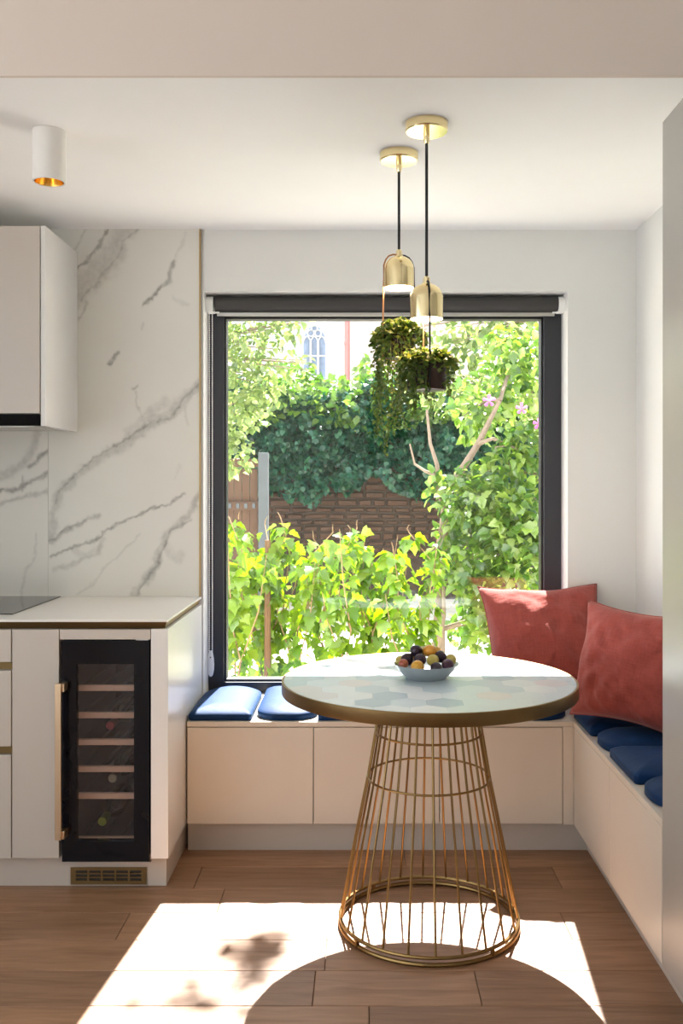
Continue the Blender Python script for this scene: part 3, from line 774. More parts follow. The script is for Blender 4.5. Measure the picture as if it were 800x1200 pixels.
# ------------------------------------------------------------------ table
TX, TY, TZ = .206, 2.865, .745
tb = thing('pedestal_table', 'round table with pale blue tiled top on a brass wire cage base', 'table', (TX, TY, 0))
TR = .447
top = obj('tabletop', MB().lathe([(0, .712), (TR - .006, .712), (TR - .006, TZ - .004), (0, TZ - .004)], (TX, TY, 0), 96), M['grout'], tb, sm=True)
obj('brass_rim', MB().lathe([(TR - .0062, .708), (TR - .001, .708), (TR, .7095), (TR, TZ - .001), (TR - .001, TZ), (TR - .0045, TZ), (TR - .0062, TZ - .001), (TR - .0062, .708)], (TX, TY, 0), 128), M['brassd'], tb, sm=True)
CIRC = [(math.cos(2 * PI * i / 72) * (TR - .0068), math.sin(2 * PI * i / 72) * (TR - .0068)) for i in range(72)]
def clip(poly):
    for i in range(72):
        a, b = CIRC[i], CIRC[(i + 1) % 72]
        out = []
        side = lambda p: (b[0] - a[0]) * (p[1] - a[1]) - (b[1] - a[1]) * (p[0] - a[0])
        for j in range(len(poly)):
            p, q = poly[j], poly[(j + 1) % len(poly)]
            sp_, sq = side(p), side(q)
            if sp_ >= 0: out.append(p)
            if sp_ * sq < 0:
                t_ = sp_ / (sp_ - sq); out.append((p[0] + (q[0] - p[0]) * t_, p[1] + (q[1] - p[1]) * t_))
        poly = out
        if len(poly) < 3: return None
    return poly
hr = .056; trn = random.Random(4)
for i in range(-8, 9):
    for j in range(-8, 9):
        cx = (i + .5 * (j % 2)) * math.sqrt(3) * hr + .02; cyy = j * 1.5 * hr + .01
        if math.hypot(cx, cyy) > TR + hr: continue
        g = .0002
        poly = [(cx + (hr - g) * math.cos(PI / 6 + k * PI / 3), cyy + (hr - g) * math.sin(PI / 6 + k * PI / 3)) for k in range(6)]
        poly = clip(poly)
        if not poly: continue
        q = []
        for p in poly:
            if not q or math.hypot(p[0] - q[-1][0], p[1] - q[-1][1]) > 1e-4: q.append(p)
        if len(q) < 3: continue
        m_ = trn.choices(['tileA', 'tileB', 'tileC', 'tileD', 'tileE'], [6, 3, 1.6, 1.6, 3])[0]
        obj('tile', MB().prism([(TX + x, TY + y) for x, y in q], TZ - .004, TZ, .0002), M[m_], top)
def rod_r(z):
    pts = [(.018, .2705), (.25, .2265), (.447, .1860), (.585, .1625), (.66, .152), (.711, .1445)]
    for (a, ra), (b, rb_) in zip(pts, pts[1:]):
        if z <= b: return ra + (rb_ - ra) * (z - a) / (b - a)
    return pts[-1][1]
for k in range(22):
    a = -PI / 2 + 2 * PI * k / 22
    zz = [.026, .12, .25, .35, .447, .52, .585, .66, .711]
    obj('rod', MB().tube([(TX + rod_r(z) * math.cos(a), TY + rod_r(z) * math.sin(a), z) for z in zz], .0036, 8), M['brassr'], tb, sm=True)
for z, r in ((.0065, .0065), (.026, .0055), (.447, .0035), (.585, .0035), (.705, .0045)):
    obj('ring', MB().ring((TX, TY, z), rod_r(max(z, .026)) + (0 if z > .1 else .001), r, 96, 8), M['brassr'], tb, sm=True)
for k in range(4):
    a = -PI / 2 + .65 + k * PI / 2
    ft_ = MB().lathe([(0, .004), (.006, .004), (.0065, .006), (.0065, .026), (0, .026)], (TX + .2725 * math.cos(a), TY + .2725 * math.sin(a), 0), 16)
    obj('spacer', ft_, M['brassr'], tb, sm=True)

# bowl and fruit
bx, by = .199, 2.872
bo = thing('fruit_bowl', 'shallow grey glazed bowl filled with small plums on the table', 'bowl', (bx, by, TZ))
prof = [(0, .003), (.054, .003), (.056, 0), (.060, 0), (.0625, .004), (.073, .012), (.086, .026), (.097, .041), (.0995, .0435), (.0985, .045), (.0955, .0435), (.082, .029), (.064, .016), (.045, .009), (0, .007)]
obj('dish', MB().lathe(prof, (bx, by, TZ), 56), M['bowl'], bo, sm=60)
def plum_mat(n, c, c2):
    q = NT(n); b = q.n('ShaderNodeBsdfPrincipled'); q.l(b.outputs[0], q.out.inputs[0])
    tc = q.n('ShaderNodeTexCoord'); nz = q.n('ShaderNodeTexNoise'); nz.inputs['Scale'].default_value = 45; nz.inputs['Detail'].default_value = 3; q.l(tc.outputs['Object'], nz.inputs['Vector'])
    cr = q.n('ShaderNodeValToRGB'); cr.color_ramp.elements[0].position = .4; cr.color_ramp.elements[1].position = .65
    cr.color_ramp.elements[0].color = rgb(c); cr.color_ramp.elements[1].color = rgb(c2); q.l(nz.outputs[0], cr.inputs[0]); q.l(cr.outputs[0], b.inputs['Base Color'])
    b.inputs['Roughness'].default_value = .32
    return q.m
FM = {'dark': plum_mat('dark_plum_skin', (.022, .010, .022), (.05, .022, .04)), 'yellow': plum_mat('yellow_plum_skin', (.62, .30, .02), (.72, .42, .06)),
      'orange': plum_mat('orange_plum_skin', (.66, .25, .015), (.75, .36, .05)), 'green': plum_mat('greenish_plum_skin', (.46, .36, .06), (.58, .46, .13)),
      'red': plum_mat('red_plum_skin', (.36, .07, .04), (.45, .14, .07)), 'purple': plum_mat('purple_plum_skin', (.055, .012, .03), (.09, .025, .05))}
fruit = [  # dx, dy, dz over the bowl's base, radius, colour, label
    (-.071, -.030, .048, .0150, 'red', 'small red plum at the bowl rim nearest the kitchen'),
    (-.030, -.062, .044, .0205, 'yellow', 'bright yellow plum at the front of the bowl'),
    (.026, -.058, .040, .0180, 'dark', 'dark plum low at the front of the bowl beside the yellow one'),
    (.062, -.040, .046, .0190, 'purple', 'purple plum at the front edge nearest the red pillows'),
    (-.058, -.002, .056, .0200, 'dark', 'dark plum above the small red plum in the bowl'),
    (-.020, -.024, .059, .0190, 'dark', 'dark bluish plum in the middle of the bowl'),
    (.018, -.030, .058, .0190, 'green', 'yellow green plum in the middle front of the bowl'),
    (.044, -.000, .064, .0190, 'dark', 'round dark plum high on the pile near the pillows side'),
    (.075, .002, .054, .0180, 'green', 'greenish plum at the bowl rim nearest the red pillows'),
    (-.078, .012, .050, .0165, 'green', 'greenish plum at the bowl rim behind the small red plum'),
    (-.030, .010, .080, .0195, 'dark', 'dark plum on top of the fruit pile'),
    (.011, .002, .0815, .0195, 'orange', 'orange plum on top of the fruit pile'),
    (-.006, .040, .072, .0180, 'green', 'pale green plum at the back top of the pile'),
    (.034, .040, .070, .0180, 'yellow', 'pale yellow plum at the back behind the orange one'),
    (-.045, .045, .050, .018, 'yellow', 'yellow plum low at the back of the bowl')]
for i, (dx, dy, dz, r, c, lab) in enumerate(fruit):
    rnd = random.Random(i); m_ = MB(); seg = 20
    prf = []
    for k in range(13):
        a = PI * k / 12
        rr_ = r * math.sin(a); z = -r * .97 * math.cos(a)
        if k >= 11: z -= (.0022 if k == 12 else .0008)
        prf.append((max(rr_, 0.0), z))
    m_.lathe(prf, (0, 0, 0), seg)
    o = obj('plum', m_.mesh('plum'), FM[c], sm=180)
    stalk = obj('stalk', MB().tube([(0, 0, r * .93), (.0006, 0, r * 1.0), (.0012, .0004, r * 1.06)], .0008, 5).mesh('stalk'), M['cane'], o)
    o.location = (bx + dx, by + dy, TZ + dz)
    o.rotation_euler = (rnd.uniform(-1.1, 1.1), rnd.uniform(-1.1, 1.1), rnd.uniform(0, 6))
    tag(o, lab, 'fruit', 'plums in the bowl')

# ------------------------------------------------------------------ planter pendants
def pendant(label, x, y, zcap, zb, ang, pr, zrim, zbot, rc, group, capr):
    t_ = thing('planter_pendant_lamp', label, 'lamp', (x, y, ZC), group)
    obj('ceiling_rose', MB().lathe([(0, 0), (rc, 0), (rc, -.022), (rc - .0025, -.026), (.010, -.0265), (0, -.0265)], (x, y, ZC), 48), M['polish'], t_, sm=30)
    obj('cord_grip', MB().lathe([(0, -.026), (.0085, -.026), (.0085, -.050), (.006, -.058), (0, -.058)], (x, y, ZC), 20), M['polish'], t_, sm=30)
    obj('cord', MB().tube([(x, y, ZC - .056), (x, y, (ZC + zcap) / 2), (x, y, zcap - .002)], .0042, 10), M['cord'], t_, sm=True)
    obj('cap', MB().lathe([(0, zcap + .004), (.006, zcap + .004), (.0095, zcap), (.0095, zcap - .013), (.013, zcap - .014), (.013, zcap - .018), (0, zcap - .018)], (x, y, 0), 24), M['polish'], t_, sm=30)
    zd = zcap - .018; Rb = .0465; hb_ = zd - zb
    pf = [(.011, zd)]
    for k in range(1, 9):
        a = PI / 2 * k / 8
        pf.append((.011 + (Rb - .011) * math.sin(a), zd - .040 * (1 - math.cos(a))))
    pf += [(Rb, zb + .0005), (Rb - .0006, zb), (Rb - .0016, zb + .0003)]
    sh = obj('shade', MB().lathe(pf, (x, y, 0), 48), M['polish'], t_, sm=50)
    inn = [(r - .0018, z - .0015) for r, z in pf[:9]] + [(Rb - .0016, zb + .0003)]
    obj('inner_lining', MB().lathe(inn[::-1], (x, y, 0), 48), M['shadein'], sh, sm=50)
    bl = MB().lathe([(0, zb + .022), (.012, zb + .024), (.019, zb + .034), (.019, zb + .045), (.010, zb + .062), (.008, zb + .075), (0, zb + .075)], (x, y, 0), 24)
    obj('bulb', bl, M['lamp'], t_, sm=True)
    # strap: from the cap over the shade, down both sides, round under the pot
    ca, sa = math.cos(ang), math.sin(ang)
    for s, mt in ((1, 'cord'), (-1, 'lamplit')):
        R2 = pr + .0035
        pth = [(0.0105, zcap - .012)] + [(.020 + 0 * k, zcap - .012) for k in (0,)]
        pth += [(.034, zcap - .018), (.044, zcap - .030), (.0505, zcap - .048), (.052, zb), (R2, zrim), (R2, zbot - .003), (R2 * .6, zbot - .0065), (0, zbot - .008)]
        obj('strap', MB().tube([(x + s * r * ca, y + s * r * sa, z) for r, z in pth], .0026, 8), M[mt], t_, sm=60, label='copper hanging strap, glow put into its colour' if s < 0 else 'black hanging strap')
    pot = obj('pot', MB().lathe([(0, zbot), (pr - .003, zbot), (pr, zbot + .003), (pr, zrim), (pr - .003, zrim), (pr - .004, zrim - .012), (0, zrim - .012)], (x, y, 0), 40), M['pot'], t_, sm=50)
    obj('soil', MB().lathe([(0, zrim - .0105), (pr - .005, zrim - .0115)], (x, y, 0), 24), M['soil'], pot)
    d = bpy.data.lights.new('pendant_bulb_light', 'POINT'); d.energy = 1.3; d.color = (1, .68, .34); d.shadow_soft_size = .015
    lo = bpy.data.objects.new('pendant_bulb_light', d); COL.objects.link(lo); lo.location = (x, y, zb + .010)
    return t_

def leaf_template(w=.42, fold=.10, droop=.25, lobed=False):
    ts = [0, .12, .38, .66, .86, 1]; ws = [.02, .62, 1, .72, .34, .0]
    if lobed: ts = [0, .06, .26, .40, .58, .72, 1]; ws = [.02, .55, 1, .58, .74, .36, 0]
    v = []; f = []
    for t_, q in zip(ts, ws):
        z = -droop * t_ * t_
        v += [(0, t_, z), (-w * q, t_ - .04 * q, z + fold * q), (w * q, t_ - .04 * q, z + fold * q)]
    for i in range(len(ts) - 1):
        a = 3 * i; b = a + 3
        f += [(a, b, b + 1, a + 1), (a, a + 2, b + 2, b)]
    return np.array(v), f
LV6 = np.array([(0, 0, 0), (-.36, .36, .09), (0, .42, -.02), (.36, .36, .09), (-.20, .76, -.02), (.20, .76, -.02), (0, 1, -.20)])
LF6 = [(0, 2, 1), (0, 3, 2), (1, 2, 4), (2, 3, 5), (2, 6, 4), (2, 5, 6)]

def scatter(pts, dirs, sizes, wid=1.0, roll=None):
    """many folded leaves as one list of vertices and faces"""
    pts = np.asarray(pts, float); dirs = np.asarray(dirs, float); n = len(pts)
    d = dirs / np.linalg.norm(dirs, axis=1, keepdims=True)
    up = RNG.normal(size=(n, 3)) * .55 + np.array([0, -.35, 1.0])
    sx = np.cross(d, up); sx /= np.linalg.norm(sx, axis=1, keepdims=True) + 1e-9
    nz_ = np.cross(sx, d)
    T = LV6 * np.array([wid, 1, 1])
    v = pts[:, None, :] + np.asarray(sizes)[:, None, None] * (T[None, :, 0, None] * sx[:, None, :] + T[None, :, 1, None] * d[:, None, :] + T[None, :, 2, None] * nz_[:, None, :])
    k = len(LV6)
    fa = (np.array(LF6)[None] + (np.arange(n) * k)[:, None, None]).reshape(-1, 3)
    return v.reshape(-1, 3), fa
def mesh_np(name, v, f, m, org=(0, 0, 0)):
    me = bpy.data.meshes.new(name)
    v = np.asarray(v, np.float32) - np.asarray(org, np.float32)
    me.vertices.add(len(v)); me.vertices.foreach_set('co', v.ravel())
    nf = len(f); me.loops.add(nf * 3); me.polygons.add(nf)
    me.loops.foreach_set('vertex_index', np.asarray(f, np.int32).ravel())
    me.polygons.foreach_set('loop_start', np.arange(0, nf * 3, 3, dtype=np.int32))
    me.update(calc_edges=True)
    me.materials.append(m)
    return me

def trailing(label, x, y, zrim, pr, strands, ncrown, crown_h, spread, group, seedk):
    r = np.random.default_rng(seedk)
    t_ = thing('trailing_plant', label, 'plant', (x, y, zrim), group)
    pts, dirs, sz = [], [], []
    for k in range(ncrown):
        a = r.random() * 2 * PI; q = math.sqrt(r.random()) * (pr + spread)
        z = zrim + crown_h * (1 - (q / (pr + spread)) ** 2) * (.35 + .65 * r.random()) - max(0, q - pr) * 1.3 * r.random()
        pts.append((x + q * math.cos(a), y + q * math.sin(a), z)); dirs.append((math.cos(a) + r.normal() * .5, math.sin(a) + r.normal() * .5, r.normal() * .5 - .1)); sz.append(.013 + .009 * r.random())
    v, f = scatter(pts, dirs, sz, 1.25)
    c = obj('crown_leaves', mesh_np('crown_leaves', v, f, M['trail'], (x, y, zrim)), None, t_); c['kind'] = 'stuff'
    for a, ln, out in strands:
        a += r.normal() * .08
        path = []; n_ = 14
        for i in range(n_ + 1):
            u = i / n_
            q = pr * .5 + (pr * .5 + out) * min(1, u * 4.5) + .010 * math.sin(u * 7 + a * 3) * u
            z = zrim + .016 * math.sin(min(1, u * 4.5) * PI) - ln * max(0, u - .13) / .87
            path.append(Vector((x + q * math.cos(a + .15 * u), y + q * math.sin(a + .15 * u), z)))
        st = MB().tube(path, .0011, 5)
        vine = obj('vine', st, M['trail'], t_, sm=True)
        pts, dirs, sz = [], [], []
        nl = int(ln / .0052)
        for i in range(nl):
            u = .05 + .95 * i / nl; j = min(n_ - 1, int(u * n_)); p = path[j].lerp(path[j + 1], u * n_ - j)
            b = i * 2.4 + r.random()
            dirs.append((math.cos(b), math.sin(b), -.6 + r.normal() * .3)); pts.append(p + Vector((r.normal(), r.normal(), 0)) * .004); sz.append((.0125 + .008 * r.random()) * (1 - .25 * u))
        v, f = scatter(pts, dirs, sz, 1.2)
        lv = obj('vine_leaves', mesh_np('vine_leaves', v, f, M['trail'], (x, y, zrim)), None, vine); lv['kind'] = 'stuff'
    return t_
GP, GT = 'planter pendant lamps over the table', 'trailing plants in the pendant pots'
pendant('brass bell pendant hung higher and farther back, with a planter', .116, 2.88, 2.052, 1.938, .12 * PI, .050, 1.795, 1.722, .059, GP, 0)
pendant('brass bell pendant hung lower and nearer, dark pot below', .184, 2.64, 1.916, 1.800, -.47 * PI, .055, 1.682, 1.600, .060, GP, 0)
def st(n, base, var, out, r, a0=0, a1=2 * PI):
    return [(a0 + (a1 - a0) * (i + .5) / n, base + var * r.random(), out + .014 * r.random()) for i in range(n)]
rr1 = random.Random(5); rr2 = random.Random(9)
trailing('longer trailing plant spilling from the farther, higher pendant pot', .116, 2.88, 1.795, .050,
         st(10, .10, .10, .014, rr1) + st(9, .17, .18, .012, rr1, .75 * PI, 1.62 * PI) + [(1.15 * PI, .37, .01), (1.38 * PI, .31, .008)], 560, .050, .030, GT, 21)
trailing('shorter bushy trailing plant in the nearer, lower pendant pot', .184, 2.64, 1.682, .055,
         st(9, .07, .07, .010, rr2, .05 * PI, .95 * PI) + st(8, .13, .10, .010, rr2, .85 * PI, 1.36 * PI) + st(6, .06, .07, .012, rr2, 1.22 * PI, 1.46 * PI) + st(4, .07, .06, .010, rr2, 1.66 * PI, 1.95 * PI), 520, .036, .026, GT, 33)

# ------------------------------------------------------------------ the garden
GZ = -.12
gr = struct('ground', box_mb(-40, 40, YB + .26, 60, GZ - .3, GZ), M['gravel'])
struct('ground_rear', MB().box(-40, 40, -40, YR - .2, GZ - .3, GZ), M['paving'])

def rvec(r): return Vector((r.gauss(0, 1), r.gauss(0, 1), r.gauss(0, 1)))
_lt = {}
def leaf_mesh(kind, m, w, fold, droop, lobed=False):
    if kind not in _lt:
        v, f = leaf_template(w, fold, droop, lobed)
        me = bpy.data.meshes.new('leaf'); me.from_pydata(v.tolist(), [], f); me.update(); me.materials.append(m)
        me.polygons.foreach_set('use_smooth', [True] * len(me.polygons))
        _lt[kind] = me
    return _lt[kind]
def leaf_part(me, parent, p, d, size, r):
    o = bpy.data.objects.new('leaf', me); COL.objects.link(o); o.parent = parent
    q = Vector(d).normalized().to_track_quat('Y', 'Z')
    o.rotation_euler = (q.to_matrix() @ Matrix.Rotation(r.gauss(0, .5), 3, 'Y')).to_euler()
    o.location = Vector(p) - Vector(ORG[parent.name]); o.scale = (size, size, size)
    return o

# low hedge of leafy canes
ORD = ['first', 'second', 'third', 'fourth', 'fifth', 'sixth', 'seventh', 'eighth', 'ninth', 'tenth', 'eleventh', 'twelfth', 'thirteenth', 'fourteenth', 'fifteenth', 'sixteenth']
lmH = leaf_mesh('H', M['leafH'], .50, .08, .30, True)
rh_ = random.Random(31)
NC = 15
for k in range(NC):
    x = -1.05 + 1.45 * k / (NC - 1) + rh_.uniform(-.03, .03); y = 5.75 + rh_.uniform(-.25, .35); h = rh_.uniform(.98, 1.16) - GZ - (.10 if k > 9 else 0)
    c = thing('leafy_cane', f'bright green leafy cane, {ORD[k]} from the left in the hedge outside', 'plant', (x, y, GZ), 'canes of the hedge outside the window')
    pth = [Vector((x + rh_.gauss(0, .012) * i, y + rh_.gauss(0, .012) * i, GZ + h * i / 6)) for i in range(7)]
    obj('stem', MB().tube(pth, [.008 - .0008 * i for i in range(7)], 6), M['cane'], c, sm=True)
    side = []
    for q in range(2):
        b0 = pth[2 + q]; a = rh_.random() * 6.28; e = b0 + Vector((math.cos(a) * .16, math.sin(a) * .12, .40 + .25 * rh_.random()))
        obj('side_shoot', MB().tube([b0, (b0 + e) / 2 + Vector((math.cos(a) * .03, 0, -.02)), e], [.005, .004, .002], 5), M['cane'], c, sm=True); side.append((b0, e))
    nl = 112
    for i in range(nl):
        if i % 3 != 0 or not side: u = .20 + .82 * rh_.random(); u = min(u, .999); j = min(5, int(u * 6)); p = pth[j].lerp(pth[j + 1], u * 6 - j)
        else: s = side[i % 2]; p = s[0].lerp(s[1], .15 + .85 * rh_.random())
        a = rh_.random() * 2 * PI; d = Vector((math.cos(a), math.sin(a), rh_.uniform(-1.5, -.1)))
        leaf_part(lmH, c, p + d * .035, d, rh_.uniform(.06, .105), rh_)
    # bare cut tips sticking out above the leaves
    e = pth[-1]
    obj('bare_tip', MB().tube([e, e + Vector((rh_.gauss(0, .006), 0, .025)), e + Vector((rh_.gauss(0, .01), 0, .05))], [.004, .003, .002], 5), M['cane'], c, sm=True)
p = P(313, 700, 5.75)
tag(obj('wooden_stake', MB().tube([(p.x, 5.75, GZ), (p.x + .002, 5.75, .5), (p.x + .004, 5.75, P(313, 633, 5.75).z)], [.021, .02, .019], 8), M['stake'], sm=40), 'rough brown wooden stake standing among the hedge canes', 'stake')

def tree(name, label, cat, base, trunk, blobs, lm, mat_, npart, lsize, seedk, wid=1.0, flowers=(), down=-.45, bark='bark', extra_branches=()):
    r = random.Random(seedk); rn = np.random.default_rng(seedk)
    t_ = thing(name, label, cat, base)
    obj('trunk', MB().tube([p_ for p_, _ in trunk], [q for _, q in trunk], 10), M[bark], t_, sm=True)
    tips = [Vector(p_) for p_, _ in trunk]
    for c, rad, n_ in blobs:
        c = Vector(c); b0 = min(tips[1:], key=lambda q: (q - c).length + max(0, q.z - c.z) * 1.5)
        mid = (b0 + c) / 2 + Vector((r.gauss(0, .05), r.gauss(0, .05), .06))
        obj('branch', MB().tube([b0, mid, c], [.018, .012, .005], 7), M[bark], t_, sm=True)
        for q in range(2):
            e = c + Vector((r.gauss(0, .5) * rad[0], r.gauss(0, .5) * rad[1], r.gauss(0, .5) * rad[2]))
            obj('twig', MB().tube([mid.lerp(c, .5), (mid + e) / 2, e], [.008, .006, .003], 5), M[bark], t_, sm=True)
    for pth, w0 in extra_branches:
        obj('branch', MB().tube(pth, [w0 * (1 - .6 * i / (len(pth) - 1)) for i in range(len(pth))], 8), M[bark], t_, sm=True)
    P_, D_ = [], []
    for c, rad, n_ in blobs:
        v = rn.normal(size=(n_, 3)); v /= np.linalg.norm(v, axis=1, keepdims=True); v *= rn.random((n_, 1)) ** (1 / 2.2)
        P_.append(np.array(c) + v * np.array(rad)); d = rn.normal(size=(n_, 3)) * .8 + v * .6 + np.array([0, -.25, down]); D_.append(d)
    P_ = np.concatenate(P_); D_ = np.concatenate(D_); S_ = lsize * (.65 + .7 * rn.random(len(P_)))
    order = np.argsort(P_[:, 1] - .4 * rn.random(len(P_)))
    vis = [i for i in order][:npart]; rest = [i for i in order][npart:]
    for i in vis: leaf_part(lm, t_, P_[i], D_[i], float(S_[i]), r)
    if rest:
        v, f = scatter(P_[rest], D_[rest], S_[rest], wid)
        o = obj('foliage', mesh_np('foliage', v, f, mat_, base), None, t_); o['kind'] = 'stuff'
    for fp_, fs in flowers:
        fp_ = Vector(fp_); m_ = MB(); nrm = Vector((-.2, -1, .15)).normalized(); ux = nrm.cross(Vector((0, 0, 1))).normalized(); uz = ux.cross(nrm)
        for k in range(5):
            a = 2 * PI * k / 5 + .3
            def pt(rad, aa, dz): return fp_ + (ux * math.cos(aa) + uz * math.sin(aa)) * rad * fs + nrm * dz * fs
            m_.add([pt(.05, a, 0), pt(.55, a - .42, .22), pt(1, a - .3, .30), pt(1.08, a, .26), pt(1, a + .3, .34), pt(.55, a + .42, .24), pt(.6, a, .12)],
                   [(0, 6, 1), (0, 5, 6), (1, 6, 3, 2), (6, 5, 4, 3)])
        fo = obj('flower', m_, M['petal'], t_, label='pink five petalled flower')
        obj('flower_heart', MB().tube([fp_, fp_ + nrm * fs * .5], [fs * .10, fs * .05], 6), M['leafP'], fo)
    return t_

def B(px, py, d, rx, ry, n_, rd=None):
    c = P(px, py, d); s = F / d
    return (tuple(c), (rx / s, rd or rx / s * .9, ry / s), n_)
lmR = leaf_mesh('R', M['leafR'], .52, .09, .28, True); lmP = leaf_mesh('P', M['leafP'], .36, .08, .30)
b0 = P(513, 760, 6.4)
tree('flowering_shrub', 'large light green shrub with pink flowers on a forked trunk', 'shrub', (b0.x, 6.4, GZ),
     [((b0.x, 6.4, GZ), .052), ((b0.x + .005, 6.4, .35), .044), (tuple(P(516, 660, 6.4)), .04), (tuple(P(522, 600, 6.4)), .034), (tuple(P(535, 560, 6.4)), .028), (tuple(P(560, 520, 6.4)), .022), (tuple(P(585, 470, 6.4)), .014)],
     [B(605, 430, 6.7, 44, 55, 420), B(560, 480, 6.6, 38, 40, 220), B(615, 530, 6.2, 40, 50, 330), B(560, 590, 6.2, 46, 46, 560), B(612, 630, 6.0, 42, 60, 620),
      B(560, 670, 6.1, 40, 50, 360), B(530, 640, 6.3, 22, 40, 110), B(590, 720, 6.1, 52, 40, 430), B(520, 575, 6.4, 24, 26, 80), B(660, 560, 6.2, 40, 120, 200), B(550, 735, 6.6, 30, 30, 130)],
     lmR, M['leafR'], 300, .074, 3,
     flowers=((tuple(P(573, 470, 6.0)), .04), (tuple(P(611, 479, 5.8)), .036), (tuple(P(631, 497, 5.7)), .034)),
     extra_branches=(([P(522, 600, 6.4), P(512, 570, 6.42), P(512, 545, 6.44), P(504, 520, 6.46), P(500, 480, 6.5)], .022), ([P(512, 558, 6.42), P(498, 552, 6.45), P(486, 544, 6.5), P(480, 520, 6.5)], .014),
                     ([P(513, 760, 6.35), P(520, 720, 6.3), P(519, 660, 6.3)], .02)))
tree('garden_tree', 'pale green tree behind the flowering shrub, reaching above the window', 'tree', (2.3, 9.3, GZ),
     [((2.3, 9.3, GZ), .10), ((2.28, 9.3, 1.2), .085), ((2.2, 9.3, 2.2), .07), ((1.9, 9.3, 3.0), .05), ((1.5, 9.3, 3.6), .03)],
     [B(590, 385, 9.2, 62, 45, 260), B(528, 400, 9.2, 40, 36, 110), B(545, 455, 9.0, 45, 34, 150), B(620, 460, 9.0, 40, 60, 200), B(600, 300, 9.2, 90, 60, 240), B(700, 420, 9.2, 60, 130, 260), B(500, 455, 9.0, 22, 28, 45), B(480, 385, 9.2, 22, 16, 16)],
     lmP, M['leafP'], 150, .105, 5)
tree('overhanging_tree', 'pale leafed tree hanging into view over the wooden fence', 'tree', (-2.35, 7.6, GZ),
     [((-2.35, 7.6, GZ), .11), ((-2.32, 7.6, 1.2), .09), ((-2.25, 7.55, 2.3), .075), ((-1.9, 7.5, 3.2), .05), ((-1.3, 7.4, 3.5), .03), ((-.6, 7.3, 3.6), .018)],
     [B(285, 400, 7.3, 46, 45, 420), B(328, 385, 7.2, 24, 30, 90), B(280, 470, 7.3, 42, 42, 380), B(315, 445, 7.4, 32, 30, 150), B(272, 530, 7.2, 26, 30, 160), B(225, 450, 7.4, 50, 100, 200), B(260, 330, 7.4, 90, 40, 200), B(352, 378, 7.3, 14, 8, 10), B(355, 425, 7.3, 14, 14, 14)],
     lmP, M['leafP'], 280, .062, 7,
     extra_branches=(([Vector((-2.3, 7.55, 2.2)), Vector((-2.2, 7.3, 4.2)), Vector((-1.5, 7.1, 6.1)), Vector((-.4, 7.0, 6.5)), Vector((.5, 7.0, 6.45))], .05),))
# a few high sprigs of that tree that stand between the sun and the window
ot = bpy.data.objects['overhanging_tree']; rs = random.Random(12)
for (sx, sz_, n_, rad) in ((.09, 5.46, 36, .085), (.03, 5.70, 5, .045), (-.066, 5.85, 16, .10), (.36, 5.66, 22, .12), (.52, 5.74, 10, .08)):
    for i in range(n_):
        p_ = Vector((sx + rs.gauss(0, rad * .6), 7.0 + rs.gauss(0, rad), sz_ + rs.gauss(0, rad * .6)))
        leaf_part(lmP, ot, p_, Vector((rs.gauss(0, 1), rs.gauss(0, .6), -.5)), rs.uniform(.08, .115), rs)
for a_, b_ in (((.02, 7.0, 6.48), (.05, 7.0, 5.28)), ((-.1, 7.0, 6.49), (-.066, 7.0, 5.76)), ((.38, 7.0, 6.46), (.37, 7.0, 5.62))):
    obj('twig', MB().tube([a_, b_], .004, 5), M['bark'], ot, sm=True)

# old wall with ivy
gw = struct('wall_garden', box_mb(-4.2, 5.0, 12.05, 12.4, GZ, 2.35), M['mortar'])
rw = random.Random(3)
z = .40
while z < 1.72:
    h = rw.uniform(.06, .10); x = -1.9 + rw.uniform(0, .2)
    while x < .95:
        w = rw.uniform(.14, .30); d = rw.uniform(.0, .05)
        a = [rw.uniform(.002, .012) for _ in range(8)]
        y0 = 12.05 - .02 - d
        m_ = MB().add([(x + a[0], 12.06, z + a[1]), (x + w - a[2], 12.06, z + a[3]), (x + w - a[4], 12.06, z + h - a[5]), (x + a[6], 12.06, z + h - a[7]),
                       (x + a[0] + .012, y0, z + a[1] + .01), (x + w - a[2] - .012, y0 + rw.uniform(-.01, .01), z + a[3] + .01), (x + w - a[4] - .012, y0, z + h - a[5] - .01), (x + a[6] + .012, y0 + rw.uniform(-.01, .01), z + h - a[7] - .01)],
                      [(4, 5, 6, 7), (0, 1, 5, 4), (1, 2, 6, 5), (2, 3, 7, 6), (3, 0, 4, 7)])
        obj('stone', m_, M['stone'], gw, recalc=True)
        x += w + .012
    z += h + .010
# ivy: hanging masses with a ragged lower edge
def ivy_points(n_, rn):
    out, dr, sz = [], [], []
    x = rn.uniform(-3.6, 4.6, n_)
    low = 1.20 + .22 * np.sin(x * 2.1 + .5) + .12 * np.sin(x * 5.3) + .06 * np.sin(x * 13)
    low += np.where(x < -.95, .25, 0) - .25 * np.exp(-((x - .55) / .25) ** 2) + .2 * np.exp(-((x + .35) / .3) ** 2)
    tt = rn.random(n_) ** .85
    z = low + (2.60 + .12 * np.sin(x * 3) - low) * tt
    bulge = .26 + .34 * wobble(x, z, .8, 8) + .20 * wobble(x, z, .33, 9)
    y = 12.0 - np.clip(bulge, .03, 1.0) * rn.random(n_) ** .6 - .12 * np.maximum(0, z - 2.1)
    return np.stack([x, y, z], 1)
rn = np.random.default_rng(77)
pv = ivy_points(20000, rn)
dv = rn.normal(size=(len(pv), 3)) * .55 + np.array([0, -.55, -.75])
sv = .045 + .055 * rn.random(len(pv))
v, f = scatter(pv, dv, sv, 1.35)
iv = obj('ivy', mesh_np('ivy', v, f, M['ivy']), None)
tag(iv, 'dark blue green ivy hanging thickly over the old stone wall', 'ivy', kind='stuff')
